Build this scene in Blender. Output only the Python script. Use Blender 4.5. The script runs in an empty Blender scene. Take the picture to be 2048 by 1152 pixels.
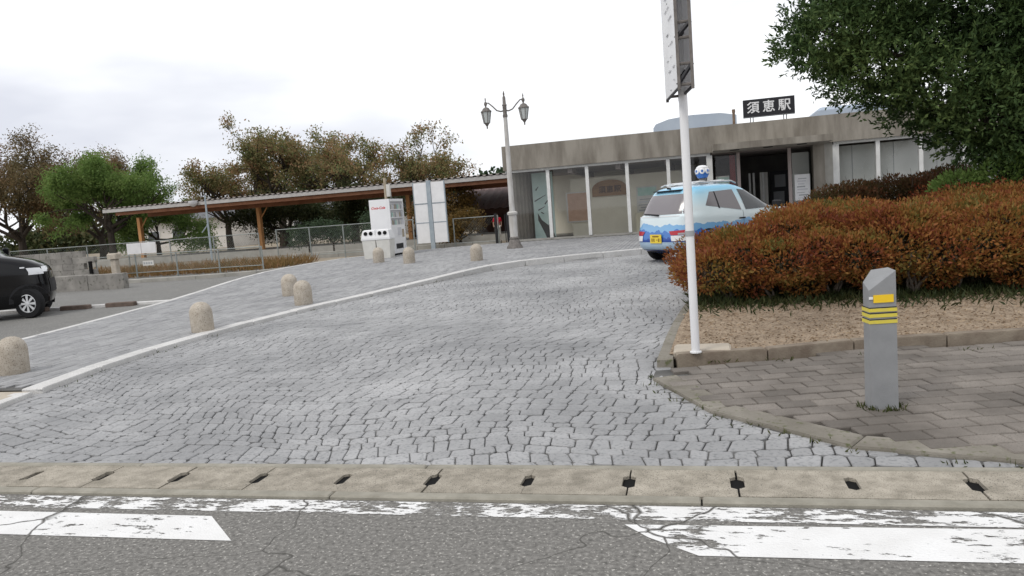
import bpy, math, random
import numpy as np
from mathutils import Vector, Matrix

random.seed(7)
RNG = np.random.default_rng(7)
S = bpy.context.scene
COL = S.collection
R = math.radians
PI = math.pi

# ---------------------------------------------------------------- camera, sky, sun, exposure
cam = bpy.data.cameras.new('camera')
camo = bpy.data.objects.new('camera', cam)
COL.objects.link(camo)
YAW, PITCH, ROLL = R(14.5), R(-5.75), R(4.3)
fw = Vector((-math.sin(YAW) * math.cos(PITCH), math.cos(YAW) * math.cos(PITCH), math.sin(PITCH)))
r0 = Vector((math.cos(YAW), math.sin(YAW), 0))
u0 = r0.cross(fw)
rr = r0 * math.cos(ROLL) - u0 * math.sin(ROLL)
uu = r0 * math.sin(ROLL) + u0 * math.cos(ROLL)
mw = Matrix((rr, uu, -fw)).transposed().to_4x4()
mw.translation = Vector((0, 0, 1.5))
camo.matrix_world = mw
cam.sensor_width = 36
cam.lens = 1500 / 2048 * 36
cam.clip_start = 0.05
cam.clip_end = 3000
S.camera = camo

SUN_EL, SUN_AZ = 52, 215          # azimuth measured clockwise from +Y
world = bpy.data.worlds.new('World')
S.world = world
world.use_nodes = True
wn = world.node_tree
wn.nodes.clear()
wo = wn.nodes.new('ShaderNodeOutputWorld')
wb = wn.nodes.new('ShaderNodeBackground')
sk = wn.nodes.new('ShaderNodeTexSky')
sk.sky_type = 'NISHITA'
sk.sun_disc = False
sk.sun_elevation = R(SUN_EL)
sk.sun_rotation = R(SUN_AZ)
tc = wn.nodes.new('ShaderNodeTexCoord')
mp = wn.nodes.new('ShaderNodeMapping')
mp.inputs['Scale'].default_value = (1.0, 1.0, 3.2)
mp.inputs['Location'].default_value = (3.4, 1.8, 0)
nz = wn.nodes.new('ShaderNodeTexNoise')
nz.inputs['Scale'].default_value = 1.7
nz.inputs['Detail'].default_value = 5
nz.inputs['Roughness'].default_value = 0.5
cr = wn.nodes.new('ShaderNodeValToRGB')
cr.color_ramp.elements[0].position = 0.36
cr.color_ramp.elements[0].color = (0.0, 0.0, 0.0, 1)
cr.color_ramp.elements[1].position = 0.56
cr.color_ramp.elements[1].color = (1, 1, 1, 1)
mx = wn.nodes.new('ShaderNodeMix')
mx.data_type = 'RGBA'
mx.inputs['B'].default_value = (13.0, 13.1, 13.3, 1)
mc = wn.nodes.new('ShaderNodeMix')
mc.data_type = 'RGBA'
mc.inputs['A'].default_value = (8.6, 8.8, 9.7, 1)
mc.inputs['B'].default_value = (13.2, 13.3, 13.5, 1)
mx.inputs['Factor'].default_value = 0.9
wn.links.new(tc.outputs['Generated'], mp.inputs['Vector'])
wn.links.new(mp.outputs['Vector'], nz.inputs['Vector'])
wn.links.new(nz.outputs['Fac'], cr.inputs['Fac'])
wn.links.new(cr.outputs['Color'], mc.inputs['Factor'])
wn.links.new(mc.outputs['Result'], mx.inputs['B'])
wn.links.new(sk.outputs['Color'], mx.inputs['A'])
wn.links.new(mx.outputs['Result'], wb.inputs['Color'])
wb.inputs['Strength'].default_value = 0.095
wn.links.new(wb.outputs['Background'], wo.inputs['Surface'])

sl = bpy.data.lights.new('sun', 'SUN')
sl.energy = 1.3
sl.angle = R(16)
sl.color = (1.0, 0.96, 0.9)
slo = bpy.data.objects.new('sun', sl)
COL.objects.link(slo)
sd = Vector((math.sin(R(SUN_AZ)) * math.cos(R(SUN_EL)), math.cos(R(SUN_AZ)) * math.cos(R(SUN_EL)), math.sin(R(SUN_EL))))
slo.rotation_euler = sd.to_track_quat('Z', 'Y').to_euler()

S.view_settings.view_transform = 'Standard'
S.view_settings.look = 'None'
S.view_settings.exposure = 0.0
S.view_settings.gamma = 1.0
S.view_settings.use_curve_mapping = False
S.render.engine = 'CYCLES'
S.cycles.max_bounces = 7
S.cycles.transparent_max_bounces = 12


def hh(y):
    """height of the sloping ground"""
    return 0.016 * (min(max(y, 4.0), 26) - 4.0)


def isl(y):
    """height of the raised stone-paved island and plaza"""
    t = min(max((y - 12.5) / 5.5, 0), 1)
    return hh(y) + 0.062 + 0.085 * t * t * (3 - 2 * t)


# ---------------------------------------------------------------- materials
def nodes_of(name):
    m = bpy.data.materials.new(name)
    m.use_nodes = True
    return m, m.node_tree.nodes, m.node_tree.links, m.node_tree.nodes['Principled BSDF']


def mat(name, col, col2=None, scale=4.0, rough=0.7, spec=0.3, metal=0.0, bump=0.0, bscale=60.0, rand=0.0,
        stretch=(1, 1, 1), speck=None, sscale=120, sthr=(0.62, 0.68), lo=0.35, hi=0.65, local=False, coat=0.0, detail=6, bdist=0.01):
    m, N, L, B = nodes_of(name)
    B.inputs['Roughness'].default_value = rough
    B.inputs['Specular IOR Level'].default_value = spec
    B.inputs['Metallic'].default_value = metal
    B.inputs['Coat Weight'].default_value = coat
    g = N.new('ShaderNodeNewGeometry')
    if local:
        vec = N.new('ShaderNodeTexCoord').outputs['Object']
    else:
        vec = g.outputs['Position']
    mpn = N.new('ShaderNodeMapping')
    mpn.inputs['Scale'].default_value = stretch
    L.new(vec, mpn.inputs['Vector'])
    out = None
    if col2 is not None:
        n = N.new('ShaderNodeTexNoise')
        n.inputs['Scale'].default_value = scale
        n.inputs['Detail'].default_value = detail
        n.inputs['Roughness'].default_value = 0.6
        L.new(mpn.outputs['Vector'], n.inputs['Vector'])
        r = N.new('ShaderNodeMapRange')
        r.inputs['From Min'].default_value = lo
        r.inputs['From Max'].default_value = hi
        L.new(n.outputs['Fac'], r.inputs['Value'])
        k = N.new('ShaderNodeMix')
        k.data_type = 'RGBA'
        k.inputs['A'].default_value = (*col, 1)
        k.inputs['B'].default_value = (*col2, 1)
        L.new(r.outputs['Result'], k.inputs['Factor'])
        out = k.outputs['Result']
    if speck is not None:
        n = N.new('ShaderNodeTexNoise')
        n.inputs['Scale'].default_value = sscale
        n.inputs['Detail'].default_value = 2
        L.new(vec, n.inputs['Vector'])
        r = N.new('ShaderNodeMapRange')
        r.inputs['From Min'].default_value = sthr[0]
        r.inputs['From Max'].default_value = sthr[1]
        L.new(n.outputs['Fac'], r.inputs['Value'])
        k = N.new('ShaderNodeMix')
        k.data_type = 'RGBA'
        if out is None:
            k.inputs['A'].default_value = (*col, 1)
        else:
            L.new(out, k.inputs['A'])
        k.inputs['B'].default_value = (*speck, 1)
        L.new(r.outputs['Result'], k.inputs['Factor'])
        out = k.outputs['Result']
    if rand:
        oi = N.new('ShaderNodeObjectInfo')
        a = N.new('ShaderNodeMath')
        a.operation = 'ADD'
        L.new(oi.outputs['Random'], a.inputs[0])
        L.new(g.outputs['Random Per Island'], a.inputs[1])
        f = N.new('ShaderNodeMath')
        f.operation = 'FRACT'
        L.new(a.outputs[0], f.inputs[0])
        r = N.new('ShaderNodeMapRange')
        r.inputs['To Min'].default_value = 1 - rand
        r.inputs['To Max'].default_value = 1 + rand
        L.new(f.outputs[0], r.inputs['Value'])
        v = N.new('ShaderNodeVectorMath')
        v.operation = 'SCALE'
        if out is None:
            v.inputs[0].default_value = col
        else:
            L.new(out, v.inputs[0])
        L.new(r.outputs['Result'], v.inputs['Scale'])
        out = v.outputs['Vector']
    if out is None:
        B.inputs['Base Color'].default_value = (*col, 1)
    else:
        L.new(out, B.inputs['Base Color'])
    if bump:
        n = N.new('ShaderNodeTexNoise')
        n.inputs['Scale'].default_value = bscale
        n.inputs['Detail'].default_value = 4
        L.new(vec, n.inputs['Vector'])
        b = N.new('ShaderNodeBump')
        b.inputs['Strength'].default_value = bump
        b.inputs['Distance'].default_value = bdist
        L.new(n.outputs['Fac'], b.inputs['Height'])
        L.new(b.outputs['Normal'], B.inputs['Normal'])
    return m


def ramp_mat(name, cols, scale=1.2, rand=0.5, rough=0.6, trans=0.35, spec=0.2, zshift=0.0):
    """leaf material: colours picked by a mix of position noise and per-leaf chance"""
    m, N, L, B = nodes_of(name)
    g = N.new('ShaderNodeNewGeometry')
    n = N.new('ShaderNodeTexNoise')
    n.inputs['Scale'].default_value = scale
    n.inputs['Detail'].default_value = 3
    L.new(g.outputs['Position'], n.inputs['Vector'])
    r = N.new('ShaderNodeMapRange')
    r.inputs['From Min'].default_value = 0.3
    r.inputs['From Max'].default_value = 0.7
    r.inputs['To Max'].default_value = 1 - rand
    L.new(n.outputs['Fac'], r.inputs['Value'])
    a = N.new('ShaderNodeMath')
    a.operation = 'MULTIPLY_ADD'
    L.new(g.outputs['Random Per Island'], a.inputs[0])
    a.inputs[1].default_value = rand
    L.new(r.outputs['Result'], a.inputs[2])
    c = N.new('ShaderNodeValToRGB')
    el = c.color_ramp.elements
    while len(el) < len(cols):
        el.new(0.5)
    for i, q in enumerate(cols):
        el[i].position = i / (len(cols) - 1)
        el[i].color = (*q, 1)
    L.new(a.outputs[0], c.inputs['Fac'])
    L.new(c.outputs['Color'], B.inputs['Base Color'])
    B.inputs['Roughness'].default_value = rough
    B.inputs['Specular IOR Level'].default_value = spec
    if trans:
        t = N.new('ShaderNodeBsdfTranslucent')
        L.new(c.outputs['Color'], t.inputs['Color'])
        x = N.new('ShaderNodeMixShader')
        x.inputs['Fac'].default_value = trans
        L.new(B.outputs[0], x.inputs[1])
        L.new(t.outputs[0], x.inputs[2])
        L.new(x.outputs[0], N['Material Output'].inputs['Surface'])
    return m


def glass_mat(name, tint=(0.9, 0.95, 0.93), refl=1.0, base=0.04):
    m, N, L, B = nodes_of(name)
    N.remove(B)
    t = N.new('ShaderNodeBsdfTransparent')
    t.inputs['Color'].default_value = (*tint, 1)
    gl = N.new('ShaderNodeBsdfGlossy')
    gl.inputs['Roughness'].default_value = 0.02
    lw = N.new('ShaderNodeFresnel')
    lw.inputs['IOR'].default_value = 1.5
    k = N.new('ShaderNodeMath')
    k.operation = 'MULTIPLY_ADD'
    k.inputs[1].default_value = refl
    k.inputs[2].default_value = base
    L.new(lw.outputs[0], k.inputs[0])
    x = N.new('ShaderNodeMixShader')
    L.new(k.outputs[0], x.inputs['Fac'])
    L.new(t.outputs[0], x.inputs[1])
    L.new(gl.outputs[0], x.inputs[2])
    L.new(x.outputs[0], N['Material Output'].inputs['Surface'])
    return m


def asphalt_mat(name, a, b, crack=True):
    m = mat(name, a, b, scale=42 if crack else 3, rough=0.85, spec=0.2, bump=0.6, bscale=80, speck=(0.44, 0.425, 0.39), sscale=60, sthr=(0.6, 0.7), bdist=0.012, detail=10, lo=.25, hi=.75)
    if crack:
        N, L = m.node_tree.nodes, m.node_tree.links
        B = N['Principled BSDF']
        g = N.new('ShaderNodeNewGeometry')
        n = N.new('ShaderNodeTexNoise')
        n.inputs['Scale'].default_value = 2.5
        n.inputs['Detail'].default_value = 2.5
        L.new(g.outputs['Position'], n.inputs['Vector'])
        s = N.new('ShaderNodeVectorMath')
        s.operation = 'MULTIPLY_ADD'
        L.new(n.outputs['Color'], s.inputs[0])
        s.inputs[1].default_value = (0.45, 0.45, 0)
        L.new(g.outputs['Position'], s.inputs[2])
        v = N.new('ShaderNodeTexVoronoi')
        v.feature = 'DISTANCE_TO_EDGE'
        v.inputs['Scale'].default_value = 0.85
        L.new(s.outputs[0], v.inputs['Vector'])
        r = N.new('ShaderNodeMapRange')
        r.inputs['From Min'].default_value = 0.0
        r.inputs['From Max'].default_value = 0.0055
        L.new(v.outputs['Distance'], r.inputs['Value'])
        k = N.new('ShaderNodeMix')
        k.data_type = 'RGBA'
        k.inputs['A'].default_value = (0.07, 0.067, 0.06, 1)
        old = B.inputs['Base Color'].links[0].from_socket
        L.new(r.outputs['Result'], k.inputs['Factor'])
        L.new(old, k.inputs['B'])
        L.new(k.outputs['Result'], B.inputs['Base Color'])
    return m


def worn_paint(name, wear):
    """white road paint worn through to the asphalt in patches"""
    m, N, L, B = nodes_of(name)
    B.inputs['Roughness'].default_value = 0.8
    g = N.new('ShaderNodeNewGeometry')
    mpn = N.new('ShaderNodeMapping')
    mpn.inputs['Scale'].default_value = (0.55, 1.5, 1)
    L.new(g.outputs['Position'], mpn.inputs['Vector'])
    n = N.new('ShaderNodeTexNoise')
    n.inputs['Scale'].default_value = 16
    n.inputs['Detail'].default_value = 8
    n.inputs['Roughness'].default_value = 0.72
    L.new(mpn.outputs['Vector'], n.inputs['Vector'])
    n2 = N.new('ShaderNodeTexNoise')
    n2.inputs['Scale'].default_value = 2.6
    n2.inputs['Detail'].default_value = 2
    L.new(g.outputs['Position'], n2.inputs['Vector'])
    ad = N.new('ShaderNodeMath')
    ad.operation = 'MULTIPLY_ADD'
    ad.inputs[1].default_value = 0.55
    L.new(n2.outputs['Fac'], ad.inputs[0])
    L.new(n.outputs['Fac'], ad.inputs[2])
    r = N.new('ShaderNodeMapRange')
    r.inputs['From Min'].default_value = wear
    r.inputs['From Max'].default_value = wear + 0.035
    L.new(ad.outputs[0], r.inputs['Value'])
    # cracks that run on from the road below
    nn = N.new('ShaderNodeTexNoise')
    nn.inputs['Scale'].default_value = 2.5
    nn.inputs['Detail'].default_value = 2.5
    L.new(g.outputs['Position'], nn.inputs['Vector'])
    s = N.new('ShaderNodeVectorMath')
    s.operation = 'MULTIPLY_ADD'
    L.new(nn.outputs['Color'], s.inputs[0])
    s.inputs[1].default_value = (0.45, 0.45, 0)
    L.new(g.outputs['Position'], s.inputs[2])
    v = N.new('ShaderNodeTexVoronoi')
    v.feature = 'DISTANCE_TO_EDGE'
    v.inputs['Scale'].default_value = 0.85
    L.new(s.outputs[0], v.inputs['Vector'])
    r2 = N.new('ShaderNodeMapRange')
    r2.inputs['From Min'].default_value = 0.002
    r2.inputs['From Max'].default_value = 0.009
    L.new(v.outputs['Distance'], r2.inputs['Value'])
    mu = N.new('ShaderNodeMath')
    mu.operation = 'MULTIPLY'
    L.new(r.outputs['Result'], mu.inputs[0])
    L.new(r2.outputs['Result'], mu.inputs[1])
    n4 = N.new('ShaderNodeTexNoise')
    n4.inputs['Scale'].default_value = 4
    n4.inputs['Detail'].default_value = 8
    L.new(g.outputs['Position'], n4.inputs['Vector'])
    k = N.new('ShaderNodeMix')
    k.data_type = 'RGBA'
    k.inputs['A'].default_value = (0.62, 0.61, 0.59, 1)
    k.inputs['B'].default_value = (0.84, 0.84, 0.83, 1)
    L.new(n4.outputs['Fac'], k.inputs['Factor'])
    L.new(k.outputs['Result'], B.inputs['Base Color'])
    tr = N.new('ShaderNodeBsdfTransparent')
    xs = N.new('ShaderNodeMixShader')
    L.new(mu.outputs[0], xs.inputs['Fac'])
    L.new(tr.outputs[0], xs.inputs[1])
    L.new(B.outputs[0], xs.inputs[2])
    L.new(xs.outputs[0], N['Material Output'].inputs['Surface'])
    b = N.new('ShaderNodeBump')
    b.inputs['Strength'].default_value = 0.5
    b.inputs['Distance'].default_value = 0.01
    n3 = N.new('ShaderNodeTexNoise')
    n3.inputs['Scale'].default_value = 95
    L.new(g.outputs['Position'], n3.inputs['Vector'])
    L.new(n3.outputs['Fac'], b.inputs['Height'])
    L.new(b.outputs['Normal'], B.inputs['Normal'])
    return m


M = {}
M['asphalt'] = asphalt_mat('asphalt', (0.075, 0.072, 0.066), (0.28, 0.27, 0.25))
M['lot_asphalt'] = asphalt_mat('lot_asphalt', (0.16, 0.158, 0.15), (0.2, 0.197, 0.185), crack=False)
M['paint_worn'] = worn_paint('paint_worn', 0.755)
M['paint'] = worn_paint('paint', 0.65)
M['drain'] = mat('drain', (0.25, 0.225, 0.18), (0.41, 0.37, 0.305), scale=9, rough=0.9, bump=0.6, bscale=110, rand=0.1, speck=(0.12, 0.11, 0.095), sscale=150, sthr=(0.58, 0.66))
M['lip'] = mat('lip', (0.24, 0.225, 0.185), (0.33, 0.31, 0.26), scale=7, rough=0.9, bump=0.4, bscale=90)
M['black'] = mat('black', (0.012, 0.012, 0.012), rough=0.9, spec=0.1)
M['mortar'] = mat('mortar', (0.04, 0.039, 0.037), (0.27, 0.265, 0.255), scale=0.9, rough=0.9, lo=0.42, hi=0.66, detail=9)
M['cobble'] = mat('cobble', (0.215, 0.216, 0.218), (0.385, 0.384, 0.382), scale=0.6, rough=0.6, spec=0.3, bump=0.35, bscale=38, rand=0.09, speck=(0.19, 0.193, 0.196), sscale=40, sthr=(0.52, 0.72), bdist=0.015)
M['sett'] = mat('sett', (0.26, 0.26, 0.262), (0.34, 0.34, 0.338), scale=1.3, rough=0.8, bump=0.4, bscale=80, rand=0.12, speck=(0.2, 0.2, 0.21), sscale=90, sthr=(0.55, 0.7))
M['joint'] = mat('joint', (0.07, 0.07, 0.068), (0.14, 0.135, 0.125), scale=3, rough=0.95)
M['kerb'] = mat('kerb', (0.53, 0.52, 0.5), (0.62, 0.61, 0.59), scale=6, rough=0.8, bump=0.3, bscale=100, rand=0.06, speck=(0.33, 0.33, 0.33), sscale=140, sthr=(0.56, 0.66))
M['beige_slab'] = mat('beige_slab', (0.42, 0.37, 0.3), (0.5, 0.44, 0.36), scale=4, rough=0.85, bump=0.3, rand=0.05)
M['brown_paver'] = mat('brown_paver', (0.125, 0.11, 0.095), (0.235, 0.21, 0.185), scale=1.6, rough=0.85, bump=0.5, bscale=75, rand=0.16, speck=(0.13, 0.12, 0.105), sscale=110, sthr=(0.56, 0.68))
M['moss_conc'] = mat('moss_conc', (0.16, 0.145, 0.118), (0.25, 0.23, 0.195), scale=3, rough=0.9, bump=0.5, bscale=70, rand=0.06, speck=(0.11, 0.115, 0.06), sscale=26, sthr=(0.58, 0.72))
M['bed_edge'] = mat('bed_edge', (0.16, 0.125, 0.095), (0.26, 0.22, 0.17), scale=5, rough=0.9, bump=0.5, bscale=60, rand=0.08)
M['soil'] = mat('soil', (0.27, 0.205, 0.145), (0.41, 0.325, 0.24), scale=7, rough=1.0, spec=0.05, bump=1.0, bscale=45, speck=(0.1, 0.075, 0.05), sscale=38, sthr=(0.55, 0.68), bdist=0.03)
M['chip'] = ramp_mat('chip', [(0.12, 0.085, 0.055), (0.28, 0.2, 0.13), (0.4, 0.31, 0.21)], rand=0.8, trans=0, rough=0.95)
M['ground'] = mat('ground', (0.22, 0.18, 0.13), (0.33, 0.29, 0.23), scale=0.8, rough=1.0, spec=0.05, bump=0.6, bscale=20)
M['granite'] = mat('granite', (0.39, 0.34, 0.275), (0.5, 0.45, 0.38), scale=9, rough=0.85, bump=0.5, bscale=70, speck=(0.22, 0.19, 0.155), sscale=85, sthr=(0.55, 0.66), rand=0.07, local=True)
M['concrete'] = mat('concrete', (0.15, 0.132, 0.108), (0.3, 0.275, 0.235), scale=1.5, rough=0.9, stretch=(1.7, 1, 0.35), bump=0.3, bscale=35, detail=7, lo=0.28, hi=0.62)
M['conc_light'] = mat('conc_light', (0.3, 0.29, 0.26), (0.4, 0.385, 0.35), scale=2, rough=0.9, bump=0.3)
M['grey_wall'] = mat('grey_wall', (0.19, 0.18, 0.165), (0.29, 0.275, 0.25), scale=2.5, rough=0.95, bump=0.6, bscale=30, rand=0.12, speck=(0.1, 0.1, 0.08), sscale=12, sthr=(0.58, 0.75))
M['mullion'] = mat('mullion', (0.6, 0.6, 0.58), (0.7, 0.7, 0.68), scale=5, rough=0.45, spec=0.4)
M['pinkish'] = mat('pinkish', (0.4, 0.34, 0.32), rough=0.4, metal=0.3)
M['glass'] = glass_mat('glass', tint=(0.96, 0.965, 0.96), refl=0.6, base=0.02)
M['beige_panel'] = mat('beige_panel', (0.7, 0.66, 0.54), (0.76, 0.72, 0.6), scale=1.5, rough=0.8)
M['grey_blind'] = mat('grey_blind', (0.62, 0.63, 0.6), (0.68, 0.69, 0.66), scale=1.5, rough=0.8)
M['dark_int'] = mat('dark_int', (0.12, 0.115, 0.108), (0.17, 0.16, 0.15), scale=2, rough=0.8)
M['ceil'] = mat('ceil', (0.28, 0.24, 0.22), (0.2, 0.17, 0.16), scale=1.5, rough=0.85, stretch=(0.3, 3, 1))
M['floor_int'] = mat('floor_int', (0.2, 0.19, 0.17), (0.26, 0.25, 0.22), scale=3, rough=0.5)
M['curtain'] = mat('curtain', (0.33, 0.3, 0.27), (0.4, 0.37, 0.33), scale=3, rough=0.9)
M['mural'] = mat('mural', (0.5, 0.66, 0.62), (0.62, 0.75, 0.7), scale=1.6, rough=0.6)
M['mural_dark'] = mat('mural_dark', (0.08, 0.085, 0.085), rough=0.7)
M['cork'] = mat('cork', (0.52, 0.34, 0.25), (0.58, 0.39, 0.29), scale=6, rough=0.9)
M['wood_sign'] = mat('wood_sign', (0.22, 0.115, 0.05), (0.3, 0.17, 0.075), scale=4, rough=0.6, stretch=(1, 1, 6))
M['dark_brown'] = mat('dark_brown', (0.06, 0.025, 0.015), rough=0.6)
M['white'] = mat('white', (0.78, 0.78, 0.78), (0.7, 0.7, 0.7), scale=3, rough=0.45, spec=0.4)
M['white_gloss'] = mat('white_gloss', (0.8, 0.8, 0.8), (0.74, 0.74, 0.75), scale=1.5, rough=0.3, spec=0.5)
M['offwhite'] = mat('offwhite', (0.66, 0.65, 0.61), (0.58, 0.57, 0.53), scale=4, rough=0.6)
M['acrylic'] = ramp_mat('acrylic', [(0.72, 0.72, 0.73), (0.78, 0.78, 0.78)], rand=0.1, trans=0.55, rough=0.5)
M['print_grey'] = mat('print_grey', (0.35, 0.36, 0.37), rough=0.7)
M['print_light'] = mat('print_light', (0.58, 0.58, 0.6), rough=0.7)
M['print_green'] = mat('print_green', (0.36, 0.58, 0.5), (0.5, 0.66, 0.6), scale=5, rough=0.7)
M['red_print'] = mat('red_print', (0.62, 0.03, 0.04), rough=0.5)
M['sign_black'] = mat('sign_black', (0.022, 0.022, 0.026), rough=0.5)
M['tank'] = mat('tank', (0.36, 0.42, 0.5), (0.42, 0.48, 0.55), scale=1, rough=0.5)
M['rust'] = mat('rust', (0.15, 0.1, 0.07), (0.22, 0.16, 0.11), scale=8, rough=0.8)
M['iron'] = mat('iron', (0.12, 0.11, 0.1), (0.2, 0.18, 0.165), scale=14, rough=0.6, local=True)
M['lamp_pole'] = mat('lamp_pole', (0.42, 0.4, 0.37), (0.56, 0.55, 0.53), scale=7, rough=0.6, stretch=(1, 1, 0.3), bump=0.2)
M['lamp_glass'] = mat('lamp_glass', (0.5, 0.53, 0.52), rough=0.15, spec=0.5)
M['fence_metal'] = mat('fence_metal', (0.24, 0.265, 0.255), (0.33, 0.35, 0.335), scale=6, rough=0.5, metal=0.4)
M['wire'] = mat('wire', (0.3, 0.33, 0.31), rough=0.5, metal=0.3)
M['black_metal'] = mat('black_metal', (0.02, 0.02, 0.021), rough=0.5)
M['blue_pole'] = mat('blue_pole', (0.28, 0.33, 0.37), (0.36, 0.41, 0.44), scale=5, rough=0.5)
M['pale_pole'] = mat('pale_pole', (0.34, 0.29, 0.21), (0.44, 0.38, 0.29), scale=5, rough=0.7)
M['orange_wood'] = mat('orange_wood', (0.42, 0.2, 0.075), (0.55, 0.3, 0.13), scale=3, rough=0.7, stretch=(4, 4, 0.5))
M['brown_beam'] = mat('brown_beam', (0.2, 0.085, 0.045), (0.28, 0.13, 0.07), scale=3, rough=0.7)
M['roof_edge'] = mat('roof_edge', (0.4, 0.385, 0.37), (0.48, 0.465, 0.45), scale=3, rough=0.6)
M['corrugated'] = mat('corrugated', (0.22, 0.19, 0.17), (0.32, 0.28, 0.25), scale=2, rough=0.75)
M['brown_roof'] = mat('brown_roof', (0.16, 0.105, 0.095), (0.21, 0.145, 0.13), scale=3, rough=0.7)
M['tyre'] = mat('tyre', (0.016, 0.016, 0.017), rough=0.85, spec=0.2)
M['rim'] = mat('rim', (0.6, 0.61, 0.62), rough=0.35, metal=0.15)
M['car_black'] = mat('car_black', (0.004, 0.004, 0.005), rough=0.12, spec=0.35, coat=0.0)
M['car_glass'] = mat('car_glass', (0.035, 0.04, 0.042), rough=0.06, spec=0.7)
M['sky_tint_glass'] = mat('sky_tint_glass', (0.2, 0.185, 0.19), rough=0.15, spec=0.6)  # sky reflection in the windows painted into the pinkish grey base colour
M['tail_red'] = mat('tail_red', (0.42, 0.01, 0.025), rough=0.2, spec=0.6)
M['headlight'] = mat('headlight', (0.75, 0.76, 0.77), rough=0.1, spec=0.7)
M['plate'] = mat('plate', (0.8, 0.6, 0.06), rough=0.5)
M['plate_ink'] = mat('plate_ink', (0.25, 0.14, 0.02), rough=0.6)
M['trim'] = mat('trim', (0.02, 0.02, 0.022), rough=0.6)
M['bumper_blue'] = mat('bumper_blue', (0.33, 0.45, 0.58), (0.42, 0.55, 0.66), scale=4, rough=0.3, coat=0.3)
M['cam_blue'] = mat('cam_blue', (0.03, 0.14, 0.45), rough=0.25, spec=0.6)
M['boll_grey'] = mat('boll_grey', (0.235, 0.24, 0.245), (0.275, 0.28, 0.285), scale=6, rough=0.6, bump=0.15, bscale=90)
M['reflect_yellow'] = mat('reflect_yellow', (0.85, 0.56, 0.015), rough=0.35, spec=0.6)
M['band_yellow'] = mat('band_yellow', (0.68, 0.57, 0.06), (0.6, 0.5, 0.1), scale=30, rough=0.5)
M['bark'] = mat('bark', (0.035, 0.028, 0.022), (0.075, 0.06, 0.048), scale=6, rough=0.95, stretch=(3, 3, 0.7), bump=0.6, bscale=20)
M['bark_grey'] = mat('bark_grey', (0.06, 0.048, 0.038), (0.15, 0.125, 0.1), scale=12, rough=0.95, bump=0.5, bscale=40)
M['leaf_cherry'] = ramp_mat('leaf_cherry', [(0.1, 0.14, 0.05), (0.2, 0.21, 0.085), (0.32, 0.22, 0.11), (0.42, 0.22, 0.13)], scale=0.9, rand=0.5, trans=0.45)
M['leaf_brown'] = ramp_mat('leaf_brown', [(0.07, 0.075, 0.035), (0.18, 0.135, 0.065), (0.3, 0.18, 0.095)], scale=0.6, rand=0.45)
M['leaf_green'] = ramp_mat('leaf_green', [(0.1, 0.175, 0.045), (0.16, 0.25, 0.065), (0.25, 0.32, 0.1)], scale=0.9, rand=0.5, trans=0.45)
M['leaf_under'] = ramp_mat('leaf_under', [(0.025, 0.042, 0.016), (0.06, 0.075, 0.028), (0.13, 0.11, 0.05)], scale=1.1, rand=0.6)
M['leaf_gold'] = ramp_mat('leaf_gold', [(0.07, 0.065, 0.02), (0.18, 0.11, 0.03), (0.24, 0.15, 0.05)], scale=1.1, rand=0.5)
M['leaf_shrub'] = ramp_mat('leaf_shrub', [(0.02, 0.04, 0.02), (0.05, 0.08, 0.04), (0.09, 0.13, 0.07)], scale=1.1, rand=0.6)
M['leaf_yew'] = ramp_mat('leaf_yew', [(0.018, 0.038, 0.015), (0.065, 0.11, 0.036), (0.17, 0.23, 0.075)], scale=0.8, rand=0.45, rough=0.6, trans=0.25, spec=0.15)
M['leaf_azalea'] = ramp_mat('leaf_azalea', [(0.07, 0.095, 0.026), (0.19, 0.145, 0.036), (0.3, 0.13, 0.035), (0.24, 0.068, 0.031), (0.095, 0.031, 0.022)], scale=2.0, rand=0.35, trans=0.3)
M['leaf_azalea_dark'] = ramp_mat('leaf_azalea_dark', [(0.05, 0.06, 0.02), (0.1, 0.06, 0.025), (0.16, 0.055, 0.03)], scale=1.7, rand=0.5)
M['leaf_azalea_red'] = ramp_mat('leaf_azalea_red', [(0.1, 0.08, 0.025), (0.23, 0.09, 0.03), (0.25, 0.062, 0.03), (0.15, 0.04, 0.025)], scale=1.5, rand=0.45, trans=0.3)
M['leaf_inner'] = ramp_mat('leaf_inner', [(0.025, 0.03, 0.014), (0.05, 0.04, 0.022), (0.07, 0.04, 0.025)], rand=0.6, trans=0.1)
M['grass'] = ramp_mat('grass', [(0.035, 0.05, 0.015), (0.07, 0.085, 0.025), (0.12, 0.11, 0.04)], rand=0.6)
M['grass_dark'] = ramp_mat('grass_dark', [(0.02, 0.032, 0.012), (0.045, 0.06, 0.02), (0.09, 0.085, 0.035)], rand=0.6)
M['weed'] = ramp_mat('weed', [(0.13, 0.1, 0.035), (0.24, 0.15, 0.06), (0.28, 0.15, 0.075)], rand=0.6)
M['hill'] = mat('hill', (0.022, 0.04, 0.02), (0.06, 0.085, 0.04), scale=0.25, rough=0.9, bump=1.0, bscale=0.5, bdist=2)
M['skin'] = mat('skin', (0.45, 0.27, 0.2), rough=0.6)
M['red_cloth'] = mat('red_cloth', (0.62, 0.02, 0.05), rough=0.8)
M['dark_cloth'] = mat('dark_cloth', (0.06, 0.06, 0.07), rough=0.8)
M['hair'] = mat('hair', (0.012, 0.01, 0.009), rough=0.6)
M['house_wall'] = mat('house_wall', (0.58, 0.55, 0.5), (0.66, 0.63, 0.58), scale=1, rough=0.9)
M['house_roof'] = mat('house_roof', (0.12, 0.12, 0.13), rough=0.7)


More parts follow.
